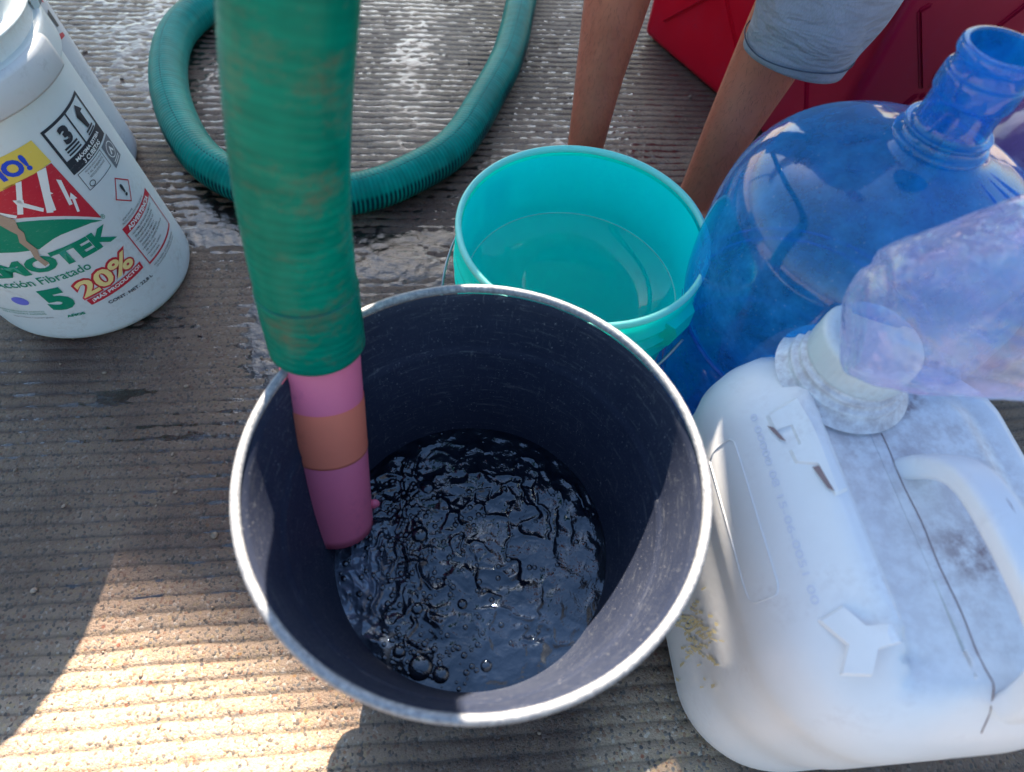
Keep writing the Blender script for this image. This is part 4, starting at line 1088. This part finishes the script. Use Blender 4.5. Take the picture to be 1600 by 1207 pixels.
def leg(hip, knee, calf, shin, ank, heel, ball, toe):
    a_ = N_(hip, 0.088, pel); b_ = N_(tuple((np.array(hip) + np.array(knee)) / 2), 0.076, a_)
    c_ = N_(knee, 0.057, b_); d_ = N_(calf, 0.0565, c_); e_ = N_(shin, 0.043, d_); f_ = N_(ank, 0.0345, e_)
    g0 = N_(heel, 0.036, f_); h0 = N_(ball, (0.040, 0.026), g0); i0 = N_(toe, (0.034, 0.014), h0)
leg((0.11, 1.10, 0.84), (0.087, 1.045, 0.485), (0.082, 1.045, 0.335), (0.076, 1.02, 0.215), (0.074, 0.992, 0.105), (0.074, 1.005, 0.045), (0.066, 0.925, 0.030), (0.060, 0.865, 0.018))
leg((0.27, 1.10, 0.84), (0.318, 0.945, 0.475), (0.307, 0.935, 0.345), (0.284, 0.915, 0.215), (0.272, 0.905, 0.105), (0.272, 0.92, 0.045), (0.276, 0.84, 0.030), (0.280, 0.79, 0.018))
def arm(sh, el, wr, hn):
    a_ = N_(sh, 0.058, chest); b_ = N_(tuple((np.array(sh) + np.array(el)) / 2), 0.046, a_); c_ = N_(el, 0.038, b_)
    d_ = N_(tuple(np.array(el) * 0.6 + np.array(wr) * 0.4), 0.038, c_); e_ = N_(wr, 0.026, d_); f_ = N_(hn, (0.040, 0.018), e_)
arm((0.035, 0.97, 1.32), (0.045, 1.03, 1.06), (0.075, 0.95, 0.84), (0.09, 0.935, 0.78))
arm((0.37, 0.97, 1.32), (0.45, 1.01, 1.06), (0.36, 0.93, 0.82), (0.33, 0.915, 0.76))
body = skin_chain('body', nodes, edges, 0, M['skin'])
# fingers curled round the hose
for (hx, hy, hz, sg) in ((0.09, 0.935, 0.78, 1), (0.33, 0.915, 0.76, -1)):
    for k in range(4):
        L_ = (0.92, 1.0, 0.95, 0.8)[k]
        p0 = Vector((hx, hy, hz)) + Vector((sg * (0.028 - 0.018 * k), -0.020, -0.002))
        p1 = p0 + Vector((sg * 0.004, -0.034, -0.010)) * L_; p2 = p1 + Vector((0, -0.016, -0.022)) * L_; p3 = p2 + Vector((0, -0.004, -0.020)) * L_
        skin_chain('finger', [(p0, 0.0095), (p1, 0.009), (p2, 0.0085), (p3, 0.007)], [(0, 1), (1, 2), (2, 3)], 0, M['skin'], 1)
    p0 = Vector((hx, hy, hz)) + Vector((sg * 0.025, 0.0, -0.004)); p1 = p0 + Vector((sg * 0.028, -0.016, -0.016)); p2 = p1 + Vector((sg * 0.012, -0.018, -0.016))
    skin_chain('thumb', [(p0, 0.012), (p1, 0.010), (p2, 0.008)], [(0, 1), (1, 2)], 0, M['skin'], 1)
# short dark hairs on the shins
hv, hf = [], []
for chain in ([((0.082, 1.045, 0.335), 0.0545), ((0.076, 1.02, 0.215), 0.0415), ((0.074, 0.992, 0.105), 0.0335)], [((0.307, 0.935, 0.345), 0.0545), ((0.284, 0.915, 0.215), 0.0415), ((0.272, 0.905, 0.105), 0.0335)]):
    for k in range(650):
        q = rng.random() * 1.9; i0 = int(q); fq = q - i0
        A_, B_ = chain[i0], chain[min(i0 + 1, 2)]
        c_ = np.array(A_[0]) * (1 - fq) + np.array(B_[0]) * fq; r_ = (A_[1] * (1 - fq) + B_[1] * fq) * 1.0
        an = rng.uniform(pi * 0.95, pi * 2.05); d_ = np.array((cos(an), sin(an), 0)); sd = np.array((-sin(an), cos(an), 0))
        p0 = c_ + d_ * (r_ - 0.001); L_ = rng.uniform(0.005, 0.011); p1 = p0 + d_ * 0.0025 + np.array((0, 0, -L_)) + sd * rng.normal() * 0.003
        b_ = len(hv); hv += [p0 - sd * 0.00016 - np.array(MO), p0 + sd * 0.00016 - np.array(MO), p1 - np.array(MO)]; hf.append((b_, b_ + 1, b_ + 2))
mesh_obj('leg_hair', hv, hf, M['hair'], man, kind='stuff')
# shorts: two cloth tubes with folds, joined by a seat
def cloth_tube(name, path, radf, m, seed, fold=0.05, hemz=None):
    P = smooth_prof(path, 14); P, s = resample(P, 0.006); T, N, B = frames(P)
    t_ = np.linspace(0, 2 * pi, 72, endpoint=False)
    q = s / s[-1]
    rr_ = radf(q)[:, None] * (1 + fold * vnoise(q[:, None] * 3 + 0.35 * np.cos(t_)[None], np.sin(t_)[None] * 1.1 + q[:, None] * 1.2, 0.34, seed, 2) * (0.35 + 0.65 * np.clip(q * 6, 0, 1))[:, None]
          + 0.035 * np.sin(q[:, None] * 34 + 1.6 * np.cos(t_ - 1.0)[None] + 0.8) * np.exp(-((q[:, None] - 0.35) / 0.3) ** 2) * (0.5 + 0.5 * np.cos(t_ + 1.2)[None]))
    V_ = P[:, None] + rr_[..., None] * (np.cos(t_)[None, :, None] * N[:, None] + np.sin(t_)[None, :, None] * B[:, None])
    # hem turned inwards
    inn = P[:1, None] + (rr_[:1] - 0.004)[..., None] * (np.cos(t_)[None, :, None] * N[:1, None] + np.sin(t_)[None, :, None] * B[:1, None])
    inn2 = inn + T[0] * 0.05
    V_ = np.concatenate([inn2, inn, V_], 0) - np.array(MO)
    return grid_mesh(name, V_, m, man, close_v=True)
cloth_tube('shorts_leg', [(0.322, 0.893, 0.342), (0.330, 0.905, 0.43), (0.328, 0.95, 0.52), (0.298, 1.02, 0.68), (0.255, 1.09, 0.86)], lambda q: np.interp(q, [0, 0.06, 0.16, 0.4, 1], [0.070, 0.074, 0.086, 0.098, 0.125]), M['shorts'], 71, 0.11)
cloth_tube('shorts_leg', [(0.086, 1.045, 0.475), (0.088, 1.05, 0.54), (0.10, 1.07, 0.68), (0.13, 1.10, 0.86)], lambda q: np.interp(q, [0, 0.1, 0.3, 1], [0.084, 0.088, 0.096, 0.125]), M['shorts'], 75)
cloth_tube('shorts_seat', [(0.19, 1.11, 0.80), (0.19, 1.11, 0.90), (0.19, 1.09, 0.97), (0.19, 1.08, 1.01)], lambda q: np.interp(q, [0, 0.5, 1], [0.15, 0.165, 0.150]), M['shorts'], 77, 0.02)
cloth_tube('shirt', [(0.19, 1.09, 0.96), (0.19, 1.065, 1.05), (0.19, 1.02, 1.17), (0.19, 0.965, 1.30), (0.19, 0.935, 1.37), (0.19, 0.915, 1.41)], lambda q: np.interp(q, [0, 0.3, 0.75, 0.92, 1], [0.158, 0.15, 0.172, 0.12, 0.07]), M['shirt'], 79, 0.04)
# hem stitching and side seam of the near trouser leg
hc = np.array((0.322, 0.893, 0.342)); 
st = []
for k in range(49):
    q = 2 * pi * k / 48; st.append(tuple(hc + np.array((0.0745 * cos(q), 0.0745 * sin(q), 0.022 + 0.002 * sin(3 * q))) - np.array(MO)))
tube('hem_stitching', st, 0.0009, M['thread'], man, seg=6, n=2)
# hair cap and face
HC = Vector((0.19, 0.855, 1.565)) - MO
bm = bmesh.new(); bmesh.ops.create_uvsphere(bm, u_segments=24, v_segments=14, radius=0.098, matrix=Matrix.Translation(HC + Vector((0, 0.012, 0.020))) @ Matrix.Diagonal((0.88, 1.0, 1.0, 1)))
bmesh.ops.delete(bm, geom=[v for v in bm.verts if v.co.z < HC.z - 0.03 or (v.co.y < HC.y - 0.035 and v.co.z < HC.z + 0.050)], context='VERTS')
bm_obj('hair', bm, M['hair'], man)
bm = bmesh.new()
bmesh.ops.create_cone(bm, segments=12, radius1=0.016, radius2=0.005, depth=0.05, cap_ends=True, matrix=Matrix.Translation(HC + Vector((0, -0.090, -0.016))) @ Matrix.Rotation(0.35, 4, 'X'))
bm_obj('nose', bm, M['skin'], man)
for sx2 in (-0.03, 0.03):
    bm = bmesh.new(); bmesh.ops.create_uvsphere(bm, u_segments=12, v_segments=8, radius=0.011, matrix=Matrix.Translation(HC + Vector((sx2, -0.078, 0.012)))); bm_obj('eye', bm, M['white_plastic'], man)
    bm = bmesh.new(); bmesh.ops.create_uvsphere(bm, u_segments=12, v_segments=8, radius=0.024, matrix=Matrix.Translation(HC + Vector((sx2 * 2.8, 0.005, 0.0))) @ Matrix.Diagonal((0.35, 0.7, 1.2, 1))); bm_obj('ear', bm, M['skin'], man)
bm = bmesh.new(); bmesh.ops.create_uvsphere(bm, u_segments=14, v_segments=6, radius=0.022, matrix=Matrix.Translation(HC + Vector((0, -0.080, -0.050))) @ Matrix.Diagonal((1, 0.35, 0.28, 1))); bm_obj('mouth', bm, M['ink_tear'], man)

# ------------------------------------------------------------------ unseen deck, added to block the sun and shade the slab
AW = empty('sun_blocker', (-2.59, 10.04, 0), label='unseen grey deck on columns, added far behind to shade the slab', cat='sun_blocker')
aa = R(-11)
bm = bmesh.new()
bmesh.ops.create_cube(bm, size=1, matrix=Matrix.Rotation(aa, 4, 'Z') @ Matrix.Translation((1.0, 1.27, 8.25)) @ Matrix.Diagonal((26, 2.5, 0.3, 1)))
bm_obj('deck', bm, M['blocker_deck'], AW, smooth=False)
for u_ in (-9, 11):
    x_, y_ = u_ * cos(aa) - 1.25 * sin(aa), u_ * sin(aa) + 1.25 * cos(aa)
    tube('column', [(x_, y_, 0), (x_, y_, 4), (x_, y_, 8.1)], 0.22, M['pole'], AW, seg=16, n=2)
